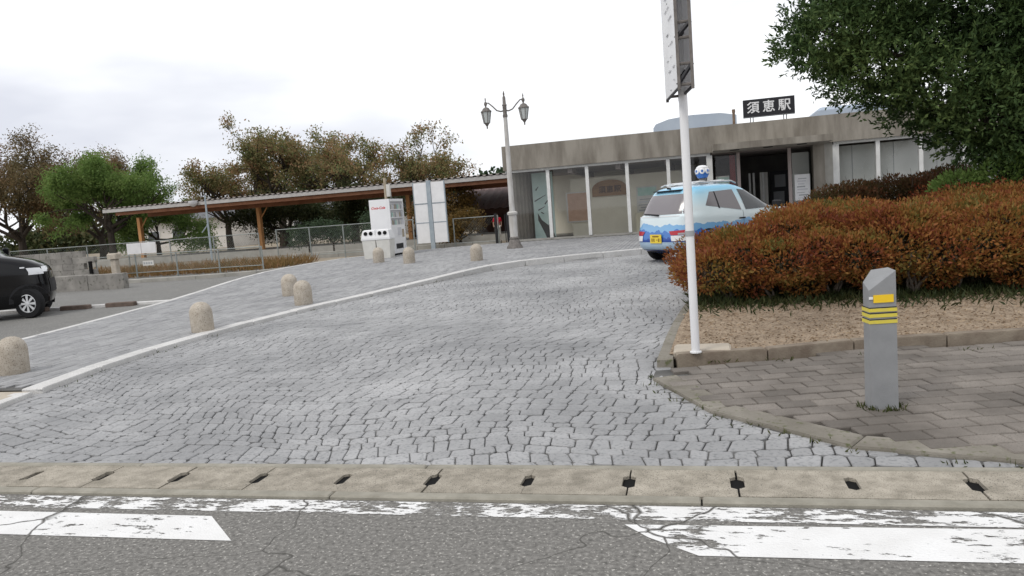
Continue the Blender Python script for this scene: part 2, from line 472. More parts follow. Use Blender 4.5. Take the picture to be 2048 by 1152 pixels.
def livery():
    """hatchback wrap: pale blue roof fading to white, blue mountain ridges low down (paint, fixed to the body)"""
    m, N, L, B = nodes_of('livery')
    B.inputs['Roughness'].default_value = 0.22
    B.inputs['Coat Weight'].default_value = 0.4
    t = N.new('ShaderNodeTexCoord')
    sp = N.new('ShaderNodeSeparateXYZ')
    L.new(t.outputs['Object'], sp.inputs[0])
    c = N.new('ShaderNodeValToRGB')
    el = c.color_ramp.elements
    for p, q in ((0.0, (0.3, 0.55, 0.72)), (0.5, (0.66, 0.75, 0.77)), (0.68, (0.68, 0.77, 0.79)), (0.84, (0.48, 0.7, 0.8)), (0.94, (0.16, 0.5, 0.74)), (1.0, (0.11, 0.45, 0.72))):
        e = el.new(p)
        e.color = (*q, 1)
    el.remove(el[0])
    el.remove(el[-1])
    r = N.new('ShaderNodeMapRange')
    r.inputs['From Max'].default_value = 1.6
    L.new(sp.outputs['Z'], r.inputs['Value'])
    L.new(r.outputs['Result'], c.inputs['Fac'])
    fx_ = N.new('ShaderNodeMapRange')
    fx_.inputs['From Min'].default_value = 2.3
    fx_.inputs['From Max'].default_value = 3.4
    fx_.inputs['To Max'].default_value = 0.3
    L.new(sp.outputs['X'], fx_.inputs['Value'])
    zz_ = N.new('ShaderNodeMath')
    L.new(sp.outputs['Z'], zz_.inputs[0])
    L.new(fx_.outputs['Result'], zz_.inputs[1])
    prev = c.outputs['Color']
    for sc_, amp, base, col, off in ((3.2, 0.36, 0.74, (0.2, 0.42, 0.68), 0.0), (4.1, 0.36, 0.63, (0.045, 0.17, 0.5), 5.0), (6.0, 0.22, 0.5, (0.02, 0.07, 0.32), 11.0)):
        n = N.new('ShaderNodeTexNoise')
        n.inputs['Scale'].default_value = sc_
        n.inputs['Detail'].default_value = 3
        mpn = N.new('ShaderNodeMapping')
        mpn.inputs['Location'].default_value = (off, off, 0)
        mpn.inputs['Scale'].default_value = (1, 1, 0.25)
        L.new(t.outputs['Object'], mpn.inputs['Vector'])
        L.new(mpn.outputs['Vector'], n.inputs['Vector'])
        a = N.new('ShaderNodeMath')
        a.operation = 'MULTIPLY_ADD'
        a.inputs[1].default_value = amp
        a.inputs[2].default_value = base - amp * 0.42
        L.new(n.outputs['Fac'], a.inputs[0])
        d = N.new('ShaderNodeMath')
        d.operation = 'LESS_THAN'
        L.new(zz_.outputs[0], d.inputs[0])
        L.new(a.outputs[0], d.inputs[1])
        k = N.new('ShaderNodeMix')
        k.data_type = 'RGBA'
        k.inputs['B'].default_value = (*col, 1)
        L.new(d.outputs[0], k.inputs['Factor'])
        L.new(prev, k.inputs['A'])
        prev = k.outputs['Result']
    L.new(prev, B.inputs['Base Color'])
    return m


M['livery'] = livery()


# ---------------------------------------------------------------- mesh helpers
class MB:
    def __init__(s):
        s.v, s.f = [], []

    def add(s, vs, fs):
        b = len(s.v)
        s.v += [tuple(p) for p in vs]
        s.f += [tuple(b + i for i in q) for q in fs]
        return s

    def box(s, x0, x1, y0, y1, z0, z1):
        return s.add([(x0, y0, z0), (x1, y0, z0), (x1, y1, z0), (x0, y1, z0), (x0, y0, z1), (x1, y0, z1), (x1, y1, z1), (x0, y1, z1)],
                     [(3, 2, 1, 0), (4, 5, 6, 7), (0, 1, 5, 4), (1, 2, 6, 5), (2, 3, 7, 6), (3, 0, 4, 7)])

    def cbox(s, x0, x1, y0, y1, z0, z1, c=0.01):
        """box with chamfered top and vertical edges"""
        def ring(i, z):
            k = c * 0.6
            a, b, d, e = x0 + i, x1 - i, y0 + i, y1 - i
            return [(a + k, d, z), (b - k, d, z), (b, d + k, z), (b, e - k, z), (b - k, e, z), (a + k, e, z), (a, e - k, z), (a, d + k, z)]
        return s.rings([ring(0, z0), ring(0, z1 - c), ring(c, z1)], top=True)

    def rings(s, rs, top=False, bottom=False, closed=True):
        n = len(rs[0])
        b = len(s.v)
        for q in rs:
            s.v += [tuple(p) for p in q]
        for k in range(len(rs) - 1):
            for i in range(n if closed else n - 1):
                j = (i + 1) % n
                s.f.append((b + k * n + i, b + k * n + j, b + (k + 1) * n + j, b + (k + 1) * n + i))
        if top:
            s.f.append(tuple(b + (len(rs) - 1) * n + i for i in range(n)))
        if bottom:
            s.f.append(tuple(b + i for i in reversed(range(n))))
        return s

    def lathe(s, prof, seg=20, c=(0, 0, 0), top=True, bottom=True):
        return s.rings([[(c[0] + r * math.cos(2 * PI * i / seg), c[1] + r * math.sin(2 * PI * i / seg), c[2] + z) for i in range(seg)] for r, z in prof], top, bottom)

    def tube(s, pts, rad, seg=8, cap=True):
        pts = [Vector(p) for p in pts]
        if not hasattr(rad, '__len__'):
            rad = [rad] * len(pts)
        rs = []
        a = None
        for i, p in enumerate(pts):
            d = (pts[min(i + 1, len(pts) - 1)] - pts[max(i - 1, 0)]).normalized()
            if a is None:
                a = d.orthogonal().normalized()
            else:
                a = (a - d * a.dot(d))
                a = a.normalized() if a.length > 1e-6 else d.orthogonal().normalized()
            b = d.cross(a)
            rs.append([p + (a * math.cos(2 * PI * k / seg) + b * math.sin(2 * PI * k / seg)) * rad[i] for k in range(seg)])
        return s.rings(rs, cap, cap)

    def prism(s, poly, z0, z1):
        n = len(poly)
        return s.add([(x, y, z0) for x, y in poly] + [(x, y, z1) for x, y in poly],
                     [tuple(range(n, 2 * n))] + [(i, (i + 1) % n, n + (i + 1) % n, n + i) for i in range(n)])

    def xz(s, poly, y0, y1):
        """polygon in the XZ plane, front at y0 (towards the camera), back at y1"""
        n = len(poly)
        return s.add([(x, y0, z) for x, z in poly] + [(x, y1, z) for x, z in poly],
                     [tuple(range(n)), tuple(range(2 * n - 1, n - 1, -1))] + [(i, n + i, n + (i + 1) % n, (i + 1) % n) for i in range(n)])

    def xform(s, mtx):
        s.v = [tuple(mtx @ Vector(p)) for p in s.v]
        return s

    def build(s, name, m, parent=None, smooth=False, **kw):
        me = bpy.data.meshes.new(name)
        me.from_pydata(s.v, [], s.f)
        me.update()
        return link(name, me, m, parent, smooth, **kw)


def link(name, me, m, parent=None, smooth=False, **kw):
    o = bpy.data.objects.new(name, me)
    COL.objects.link(o)
    if m is not None:
        me.materials.append(M[m] if isinstance(m, str) else m)
    if parent is not None:
        o.parent = parent
    if smooth:
        if smooth is True:
            me.polygons.foreach_set('use_smooth', [True] * len(me.polygons))
        else:
            me.shade_smooth() if hasattr(me, 'shade_smooth') else None
            me.set_sharp_from_angle(angle=R(smooth))
    for k, v in kw.items():
        o[k] = v
    return o


def thing(name, label, cat, loc=(0, 0, 0), rz=0, group=None):
    o = bpy.data.objects.new(name, None)
    o.empty_display_size = 0.2
    COL.objects.link(o)
    o.location = loc
    o.rotation_euler = (0, 0, rz)
    return tag(o, label, cat, group)


def tag(o, label, cat, group=None):
    o['label'] = label
    o['category'] = cat
    if group:
        o['group'] = group
    return o


def copy_tree(o, parent=None):
    c = o.copy()
    COL.objects.link(c)
    if parent is not None:
        c.parent = parent
    for ch in list(o.children):
        copy_tree(ch, c)
    return c


def np_mesh(name, V, F):
    me = bpy.data.meshes.new(name)
    n, k = F.shape
    me.vertices.add(len(V))
    me.vertices.foreach_set('co', V.astype(np.float32).ravel())
    me.loops.add(n * k)
    me.loops.foreach_set('vertex_index', F.astype(np.int32).ravel())
    me.polygons.add(n)
    me.polygons.foreach_set('loop_start', np.arange(0, n * k, k, dtype=np.int32))
    me.polygons.foreach_set('loop_total', np.full(n, k, dtype=np.int32))
    me.update(calc_edges=True)
    return me


def unit(a):
    return a / np.maximum(np.linalg.norm(a, axis=1, keepdims=True), 1e-9)


def leaf_mesh(name, P, D, ln, wd):
    """one diamond leaf at each point, along direction D"""
    n = len(P)
    D = unit(D)
    Sv = unit(np.cross(D, RNG.normal(size=(n, 3))))
    ln = ln * RNG.uniform(0.7, 1.25, (n, 1))
    wd = wd * RNG.uniform(0.7, 1.25, (n, 1))
    up = np.cross(Sv, D) * ln * RNG.uniform(-0.15, 0.15, (n, 1))
    V = np.stack([P, P + D * ln * 0.45 + Sv * wd * 0.5 + up, P + D * ln, P + D * ln * 0.45 - Sv * wd * 0.5 + up], 1).reshape(-1, 3)
    return np_mesh(name, V, np.arange(4 * n).reshape(n, 4))


def text_mesh(body, size, m, name='lettering', parent=None, depth=0.004, shear=0.0, bold=0.0, align='CENTER'):
    c = bpy.data.curves.new(name, 'FONT')
    c.body = body
    c.size = size
    c.extrude = depth
    c.shear = shear
    c.offset = bold
    c.align_x = align
    c.align_y = 'CENTER'
    c.resolution_u = 3
    t = bpy.data.objects.new('t', c)
    COL.objects.link(t)
    bpy.context.view_layer.update()
    me = bpy.data.meshes.new_from_object(t.evaluated_get(bpy.context.evaluated_depsgraph_get()))
    bpy.data.objects.remove(t)
    bpy.data.curves.remove(c)
    me.materials.clear()
    o = link(name, me, m, parent)
    o.rotation_euler = (PI / 2, 0, 0)
    return o


def spline(pts, step):
    """Catmull-Rom through 2-D points, resampled to about one step"""
    P = [np.array(p, float) for p in pts]
    P = [2 * P[0] - P[1]] + P + [2 * P[-1] - P[-2]]
    out = []
    for i in range(1, len(P) - 2):
        for t in np.linspace(0, 1, 24, endpoint=False):
            a, b, c, d = P[i - 1:i + 3]
            out.append(0.5 * ((2 * b) + (c - a) * t + (2 * a - 5 * b + 4 * c - d) * t * t + (3 * b - a - 3 * c + d) * t ** 3))
    out.append(P[-2])
    out = np.array(out)
    L = np.concatenate([[0], np.cumsum(np.linalg.norm(np.diff(out, axis=0), axis=1))])
    n = max(1, round(L[-1] / step))
    q = np.linspace(0, L[-1], n + 1)
    return np.stack([np.interp(q, L, out[:, 0]), np.interp(q, L, out[:, 1])], 1)


def inside(poly, x, y):
    c = False
    j = len(poly) - 1
    for i in range(len(poly)):
        xi, yi = poly[i]
        xj, yj = poly[j]
        if (yi > y) != (yj > y) and x < (xj - xi) * (y - yi) / (yj - yi) + xi:
            c = not c
        j = i
    return c


def sheet(name, poly, dz, m, parent=None, zf=hh, **kw):
    import bmesh
    bm = bmesh.new()
    vs = [bm.verts.new((x, y, zf(y) + dz)) for x, y in poly]
    f = bm.faces.new(vs)
    f.normal_update()
    if f.normal.z < 0:
        f.normal_flip()
    bmesh.ops.triangulate(bm, faces=[f])
    me = bpy.data.meshes.new(name)
    bm.to_mesh(me)
    bm.free()
    return link(name, me, m, parent, **kw)


def grid_strip(name, x0, x1, ys, dz, m, **kw):
    b = MB()
    for y0, y1 in zip(ys[:-1], ys[1:]):
        b.add([(x0, y0, hh(y0) + dz), (x1, y0, hh(y0) + dz), (x1, y1, hh(y1) + dz), (x0, y1, hh(y1) + dz)], [(0, 1, 2, 3)])
    return b.build(name, m, **kw)


CAMP = np.array([0, 0, 1.5])
FW, RT, UP = np.array(fw), np.array(rr), np.array(uu)


def on_view(x, y, z, pad=0):
    q = np.array([x, y, z]) - CAMP
    d = q @ FW
    if d < 0.3:
        return False
    return abs(1500 * (q @ RT) / d) < 1024 + pad and abs(1500 * (q @ UP) / d) < 576 + pad


# ---------------------------------------------------------------- ground, road, drain
LB = [(-6.1, 4.04), (-6.5, 6.0), (-6.72, 7.6), (-6.61, 9.8), (-6.13, 12.1), (-5.33, 14.7), (-4.62, 16.55), (-3.64, 17.4), (-2.62, 17.9), (-1.38, 18.5), (0, 18.85), (3, 19.1), (9, 19.2), (16, 19.2)]
RB = [(1.75, 4.19), (1.09, 4.28), (.75, 4.47), (.38, 4.79), (0, 5.16), (-.29, 5.6), (-.45, 6.1), (-.44, 6.56), (-.41, 7.4), (-.36, 8.45), (-.2, 10.15), (.1, 11.5), (.7, 13.1), (1.8, 14.5), (3.5, 15.6), (6, 16.2), (9, 16.3), (16, 16.3)]

grid_strip('ground', -400, 400, [-400, 4.2, 26, 900], -0.03, 'ground', kind='structure')
b = MB()
b.add([(-60, -9, 0), (60, -9, 0), (60, 4.4, 0), (-60, 2.9, 0)], [(0, 1, 2, 3)])
road = b.build('asphalt_road', 'asphalt', kind='structure')


def flat_poly(name, poly, z, m, parent=None, **kw):
    return MB().add([(x, y, z) for x, y in poly], [tuple(range(len(poly)))]).build(name, m, parent, **kw)


el = flat_poly('edge_line', [(-30, 2.86), (30, 4.07), (30, 4.17), (-30, 3.09)], 0.003, 'paint_worn', road)
flat_poly('lane_marking', [(-5.6, 2.99), (-2.31, 3.07), (-2.62, 3.345), (-5.6, 3.3)], 0.003, 'paint', road)
flat_poly('lane_marking', [(-0.42, 3.40), (-0.3, 3.27), (-0.08, 3.11), (5.6, 3.32), (5.6, 3.66)], 0.003, 'paint', road)

drain = MB().add([(-14, 3.7, 0.001), (14, 3.7, 0.001), (14, 4.15, 0.001), (-14, 4.15, 0.001)], [(0, 1, 2, 3)]).build('roadside_drain', 'black', kind='structure')  # black sheet just under the covers paints the shade inside the slots
drain.rotation_euler = (0, 0, 0.018)
for k, (y0, y1) in enumerate(((3.648, 3.722), (4.108, 4.166))):
    for i in range(-7, 7):
        x = i * 2.0 + 0.4 * k
        MB().cbox(x + .004, x + 1.996, y0, y1, -0.1, 0.022, 0.008).build('drain_lip', 'lip', drain)
for i in range(-20, 22):
    xa = -0.37 + 0.556 * i + random.uniform(-.006, .006)
    xb = xa + 0.549
    dz = random.uniform(-.003, .005)
    x0, x1, y0, y1 = xa, xb, 3.728, 4.102
    ya, yb, ww = 3.85, 3.985, 0.03
    poly = [(x0, y0), (x1, y0), (x1, ya - .02), (x1 - ww, ya), (x1 - ww, yb), (x1, yb + .02), (x1, y1), (x0, y1), (x0, yb + .02), (x0 + ww, yb), (x0 + ww, ya), (x0, ya - .02)]
    MB().prism(poly, -0.12, 0.018 + dz).build('drain_cover', 'drain', drain)

# ---------------------------------------------------------------- cobbled driveway
left = spline(LB, 0.25)
right = spline(RB, 0.25)
dpoly = [tuple(p) for p in left] + [tuple(p) for p in right[::-1]]
drive = sheet('driveway', dpoly, 0.0, 'mortar', kind='structure')


def warp(x, y):
    return (x + 0.2 * math.sin(0.9 * y + 0.5 * x) + 0.09 * math.sin(2.3 * y + 1.7 + x),
            y + 0.22 * math.sin(0.75 * x + 0.3 * y) + 0.075 * math.sin(2.6 * x + 1.1 * y) - 0.05 * x)


stones = []
def clip_front(px, py):
    return (px, max(py, 4.172 + 0.018 * px))


y = 2.4
bounds = []
while y < 21.8:
    bounds.append((y, random.uniform(0, 6), random.uniform(0, 6), random.uniform(.008, .022)))
    y += random.uniform(0.1, 0.17)


def yrow(k, x):
    y, a, b_, m_ = bounds[k]
    return y + m_ * math.sin(6.5 * x + a) + .011 * math.sin(16 * x + b_)


for k in range(len(bounds) - 1):
    x = -9.5 + random.uniform(0, .2)
    cols = []
    while x < 16.5:
        cols.append((x + random.uniform(-.018, .018), x + random.uniform(-.018, .018)))
        x += random.choice((random.uniform(0.1, 0.15), random.uniform(0.13, 0.2)))
    for (b0, t0), (b1, t1) in zip(cols[:-1], cols[1:]):
        q = [np.array([b0, yrow(k, b0)]), np.array([b1, yrow(k, b1)]), np.array([t1, yrow(k + 1, t1)]), np.array([t0, yrow(k + 1, t0)])]
        c = sum(q) / 4
        W = [warp(*p) for p in q]
        cx, cy = warp(*c)
        if not (3.9 < cy < 19.6) or not (inside(dpoly, cx, cy) or any(inside(dpoly, *p) for p in W)):
            continue
        gap = random.uniform(.0025, .0055)
        ring = []
        for n_ in range(4):
            p, a_, d_ = q[n_], q[n_ - 1], q[(n_ + 1) % 4]
            u = (a_ - p) / np.linalg.norm(a_ - p)
            v = (d_ - p) / np.linalg.norm(d_ - p)
            p = p + (u + v) * gap
            kk = random.uniform(.008, .026)
            ring += [clip_front(*warp(*(p + u * kk))), clip_front(*warp(*(p + v * kk)))]
        if max(p[1] - .018 * p[0] for p in ring) < 4.21:
            continue
        stones.append((cx, max(cy, 4.2), ring))


def stone_mb(b, cx, cy, ring, top, ch=0.007):
    z = hh(cy) + top + random.uniform(-.003, .003)
    tx, ty = random.uniform(-.012, .012), random.uniform(-.012, .012) + 0.016

    def zz(px, py, dz):
        return z + dz + (px - cx) * tx + (py - cy) * ty
    r0_ = [(px, py, hh(py) - 0.004) for px, py in ring]
    r1 = [(px, py, zz(px, py, -ch * .7)) for px, py in ring]
    r2 = []
    for px, py in ring:
        l = math.hypot(px - cx, py - cy)
        q = max(l - ch, .001) / max(l, .002)
        px, py = cx + (px - cx) * q, cy + (py - cy) * q
        r2.append((px, py, zz(px, py, 0)))
    b.rings([r0_, r1, r2], top=True)
    return b


vis = [s for s in stones if on_view(s[0], s[1], hh(s[1]))]
vis.sort(key=lambda s: s[1] - 0.0 * abs(s[0]))
near = set(id(s) for s in vis[:298])
rest = MB()
for s in stones:
    if id(s) in near:
        stone_mb(MB(), *s, 0.014).build('cobblestone', 'cobble', drive)
    else:
        stone_mb(rest, *s, 0.014)
rest.build('cobblestones', 'cobble', drive, kind='stuff')

# ---------------------------------------------------------------- raised island and plaza of small setts
far_edge = [(-9.6, 4.6), (-10.0, 7.5), (-10.15, 9.2), (-10.43, 11), (-10.8, 13.1), (-11.5, 16.6), (-11.8, 19.2), (-11.35, 21.9), (-10.6, 22.7)]
fe = spline(far_edge, 0.3)
ipoly = [tuple(p) for p in left if p[1] > 5.95] + [(16, 24.95), (-6.4, 24.95), (-8.0, 24.6), (-10.6, 23.3)] + [tuple(p) for p in fe[::-1] if p[1] > 5.95]
island = sheet('plaza', ipoly, 0.045, 'joint', kind='structure')
setts = []
for r_ in range(0, 100):
    y0 = 5.9 + r_ * 0.2
    for c_ in range(0, 270):
        x0 = -12.2 + c_ * 0.105
        yy = y0 + (0.1 if c_ % 2 else 0)
        cx, cy = x0 + .0525, yy + .1
        if cy > 24.95 or not all(inside(ipoly, cx + a * .055, cy + c * .1) for a, c in ((0, 0), (1, 1), (1, -1), (-1, 1), (-1, -1))) or not on_view(cx, cy, isl(cy), 700):
            continue
        setts.append((x0, yy, cx, cy))
rest = MB()
setts.sort(key=lambda s: s[3] ** 2 + s[2] ** 2 + (0 if on_view(s[2], s[3], isl(s[3])) else 1e4))
for i, (x0, yy, cx, cy) in enumerate(setts):
    b = MB() if i < 298 else rest
    z = isl(cy) + random.uniform(-.003, .003)
    x1, y1 = x0 + .096, yy + .191
    e = .006
    zt = lambda q: z + isl(q) - isl(cy)
    b.rings([[(x0, yy, zt(yy) - .04), (x1, yy, zt(yy) - .04), (x1, y1, zt(y1) - .04), (x0, y1, zt(y1) - .04)],
             [(x0, yy, zt(yy) - .004), (x1, yy, zt(yy) - .004), (x1, y1, zt(y1) - .004), (x0, y1, zt(y1) - .004)],
             [(x0 + e, yy + e, zt(yy)), (x1 - e, yy + e, zt(yy)), (x1 - e, y1 - e, zt(y1)), (x0 + e, y1 - e, zt(y1))]], top=True)
    if i < 298:
        b.build('paving_sett', 'sett', island)
rest.build('paving_setts', 'sett', island, kind='stuff')


def kerb(name, pts, step, wl, wr, ztop, zbot, m, gap=0.006, ch=0.012, stone='kerb_stone', base='joint'):
    """row of kerb stones along a curve; wl / wr = reach to the left / right of the line"""
    P = spline(pts, step)
    T = np.gradient(P, axis=0)
    T /= np.linalg.norm(T, axis=1, keepdims=True)
    Nn = np.stack([-T[:, 1], T[:, 0]], 1)
    bed = MB()
    rows = []
    for p, n in zip(P, Nn):
        a, c = p + n * wl * .9, p - n * wr * .9
        rows.append([(a[0], a[1], zbot(a[1]) + .01), (c[0], c[1], zbot(c[1]) + .01)])
    bed.rings(rows, closed=False)
    root = bed.build(name, base, kind='structure')
    for i in range(len(P) - 1):
        u = T[i] * gap
        v = T[i + 1] * gap
        q = [P[i] + Nn[i] * wl + u, P[i] - Nn[i] * wr + u, P[i + 1] - Nn[i + 1] * wr - v, P[i + 1] + Nn[i + 1] * wl - v]
        c = sum(q) / 4
        dz = random.uniform(-.003, .003)
        inn = [c + (a - c) * (1 - ch / max(np.linalg.norm(a - c), .02) * 1.2) for a in q]
        MB().rings([[(a[0], a[1], zbot(a[1])) for a in q], [(a[0], a[1], ztop(a[1]) + dz - ch) for a in q], [(a[0], a[1], ztop(a[1]) + dz) for a in inn]], top=True).build(stone, m, root)
    return root


kerb('kerb', [p for p in LB if p[1] >= 5.9], 0.98, 0.22, 0.0, lambda y: isl(y) + .006, lambda y: hh(y) - .02, 'kerb')
kerb('lowered_kerb', [(-6.16, 4.2), (-6.33, 5.05), (-6.5, 5.9)], 0.85, 0.19, 0.0, lambda y: hh(y) + .06, lambda y: hh(y) - .02, 'kerb')
fs = sheet('footway', [(-11, 4.2), (-6.3, 4.2), (-6.65, 5.93), (-11, 5.93)], 0.045, 'beige_slab', kind='structure')
for i in range(7):
    for j in range(3):
        x0, y0 = -6.36 - .6 - i * .6 - j * .1, 4.22 + j * .57
        MB().cbox(x0, x0 + .59, y0, y0 + .56, hh(y0), hh(y0 + .3) + .06, .008).build('paving_slab', 'beige_slab', fs)
kerb('island_edge', far_edge, 1.0, 0.0, 0.14, lambda y: isl(y) + .004, lambda y: hh(y) - .02, 'kerb')

# car park and access road on the left
grid_strip('car_park', -60, -9.0, [4.2, 10, 18, 22.9], -0.004, 'lot_asphalt', kind='structure')
strip = kerb('parking_kerb', [(-24, 12.7), (-18, 12.85), (-13.6, 13.15), (-11.9, 13.4), (-10.8, 13.5)], 1.2, 0.09, 0.09, lambda y: hh(y) + .05, lambda y: hh(y) - .02, 'kerb')
for i, (x, y) in enumerate(((-12.95, 13.05), (-11.95, 13.22), (-13.95, 12.95), (-15.5, 12.85))):
    o = MB().cbox(-.32, .32, -.07, .07, 0, .09, .015).build('wheel_stop', mat('wheel_stop', (0.1, 0.075, 0.06), (0.16, 0.12, 0.1), scale=9, rough=0.9) if i == 0 else bpy.data.materials['wheel_stop'])
    o.location = (x, y, hh(y) - .004)
    o.rotation_euler = (0, 0, R(8))
    tag(o, ['dark brown wheel stop nearest the black car, in front of the pale kerb', 'dark brown wheel stop nearest the paved island', 'dark brown wheel stop behind the front of the black car', 'dark brown wheel stop farthest left, behind the black car'][i], 'wheel stop', 'wheel stops along the parking kerb')
kerb('road_kerb', [(-40, 18.3), (-17, 18.95), (-13.6, 19.3), (-12.3, 20.0), (-11.4, 21.6), (-10.75, 22.75), (-10.2, 23.2)], 0.9, 0.22, 0.0, lambda y: hh(y) + .1, lambda y: hh(y) - .02, 'conc_light')

# ---------------------------------------------------------------- pavement and planting bed on the right
ppoly = [tuple(p) for p in right if p[1] < 6.5] + [(0.34, 6.62), (1.19, 6.92), (1.9, 7.05), (2.7, 7.18), (6, 7.6), (9, 7.8), (9, 4.19)]
pave = sheet('pavement', ppoly, 0.012, 'joint', kind='structure')
band = kerb('pavement_edge', [p for p in RB if p[1] < 6.3] , 0.9, 0.0, 0.2, lambda y: hh(y) + .04, lambda y: hh(y) - .02, 'moss_conc', gap=0.0015)
RBc = [np.array(p) for p in right]
ang = R(14)
ca, sa = math.cos(ang), math.sin(ang)
npav = 0
pavs = []
pavrest = MB()
for r_ in range(-14, 34):
    for c_ in range(-36, 36):
        u0_, v0_ = c_ * .235 + (.1175 if r_ % 2 else 0), r_ * .155
        pts = [(u0_ + .004, v0_ + .004), (u0_ + .231, v0_ + .004), (u0_ + .231, v0_ + .151), (u0_ + .004, v0_ + .151)]
        W = [(1.0 + u * ca - v * sa, 5.0 + u * sa + v * ca) for u, v in pts]
        cx, cy = sum(p[0] for p in W) / 4, sum(p[1] for p in W) / 4
        if not inside(ppoly, cx, cy) or cx > 6.5:
            continue
        if min(np.hypot(p[0] - cx, p[1] - cy) for p in RBc) < 0.2 and cy < 6.6:
            continue
        if math.hypot(cx - 1.08, cy - 5.22) < .05:
            continue
        z = hh(cy) + .042 + random.uniform(-.004, .004)
        e = .007
        inn = [(cx + (x - cx) * .955, cy + (y - cy) * .95) for x, y in W]
        pavs.append((cx, cy, z, e, W, inn))
pavs.sort(key=lambda p: (0 if on_view(p[0], p[1], p[2], 10) else 1e4) + p[0] ** 2 + p[1] ** 2)
for npav, (cx, cy, z, e, W, inn) in enumerate(pavs):
    pb_ = MB() if npav < 298 else pavrest
    pb_.rings([[(x, y, hh(y)) for x, y in W], [(x, y, z - e) for x, y in W], [(x, y, z) for x, y in inn]], top=True)
    if npav < 298:
        pb_.build('paver', 'brown_paver', pave)
if pavrest.v:
    pavrest.build('pavers', 'brown_paver', pave, kind='stuff')

kerb('bed_kerb', [(-.27, 6.56), (0.34, 6.66), (1.19, 6.96), (1.9, 7.09), (2.7, 7.22), (6, 7.64), (9, 7.85)], 0.8, 0.1, 0.0, lambda y: hh(y) + .125, lambda y: hh(y) - .02, 'bed_edge')
kerb('driveway_kerb', [p for p in RB if p[1] > 6.3], 0.62, 0.0, 0.14, lambda y: hh(y) + .09, lambda y: hh(y) - .02, 'moss_conc', gap=.003)
bpoly = [tuple(p + np.array([.1, 0])) for p in right if p[1] > 6.55] + [(16, 8.4), (9, 7.9), (6, 7.7), (2.7, 7.28), (1.9, 7.14), (1.19, 7.0), (.34, 6.7), (-.2, 6.62)]
bed = sheet('planting_bed', bpoly, 0.1, 'soil', kind='structure')
n = 9000
px, py = RNG.uniform(-.25, 7, n), RNG.uniform(6.7, 10.5, n)
ok = np.array([inside(bpoly, a, c) for a, c in zip(px, py)])
px, py = px[ok], py[ok]
P = np.stack([px, py, 0.016 * (py - 4.2) + .103 + RNG.uniform(0, .012, len(px))], 1)
D = RNG.normal(size=(len(px), 3)) * [1, 1, .25]
link('bark_litter', leaf_mesh('bark_litter', P, D, .035, .014), 'chip', kind='stuff')
o = MB().cbox(-.3, .2, 6.68, 6.98, .1, hh(6.8) + .135, .02).build('pole_footing', 'beige_slab', kind='structure')

tp, td = [], []
def tuft(x, y, z, n_, sp, hgt):
    for _ in range(n_):
        tp.append((x + random.gauss(0, sp), y + random.gauss(0, sp * .6), z))
        td.append((random.gauss(0, .6), random.gauss(0, .6), 1.0 * hgt))
for _ in range(26):
    a = random.uniform(0, 6.28)
    tuft(1.08 + .11 * math.cos(a), 5.2 + .09 * math.sin(a), hh(5.2) + .03, 5, .02, 1)
for p in right[::1]:
    if p[1] < 6.4 and random.random() < .8:
        tuft(p[0] - .01, p[1] - .02, hh(p[1]) + .005, 7, .04, .7)
for p in left[::1]:
    if random.random() < .5:
        tuft(p[0] + .02, p[1] - .01, hh(p[1]) + .005, 6, .05, .6)
for x in np.arange(-.1, 6, .13):
    if random.random() < .6:
        tuft(x, 6.6 + .17 * max(x - .3, 0) * .9 - .02, hh(6.7) + .03, 6, .05, .8)
tp, td = np.array(tp), np.array(td)
link('joint_weeds', leaf_mesh('joint_weeds', tp, td, .05, .01), 'grass', kind='stuff')

# ---------------------------------------------------------------- hedges
def blob_leaves(blobs, n, zlo, shell=(0.66, 1.06), dirz=0.5):
    """leaf points near the outer shell of a union of ellipsoids"""
    B_ = np.array(blobs)
    wgt = B_[:, 3] * B_[:, 4] + B_[:, 3] * B_[:, 5] + B_[:, 4] * B_[:, 5]
    idx = RNG.choice(len(B_), size=int(n * 2.2), p=wgt / wgt.sum())
    d = unit(RNG.normal(size=(len(idx), 3)))
    rad = RNG.uniform(shell[0], shell[1], (len(idx), 1))
    P = B_[idx, :3] + d * B_[idx, 3:6] * rad
    inside_other = np.zeros(len(idx), bool)
    for k in range(len(B_)):
        q = (((P - B_[k, :3]) / B_[k, 3:6]) ** 2).sum(1)
        inside_other |= (q < shell[0] ** 2 * .85) & (idx != k)
    keep = ~inside_other & (P[:, 2] > zlo)
    P, d = P[keep][:n], d[keep][:n]
    return P, d + RNG.normal(size=P.shape) * .55 + np.array([0, 0, dirz])


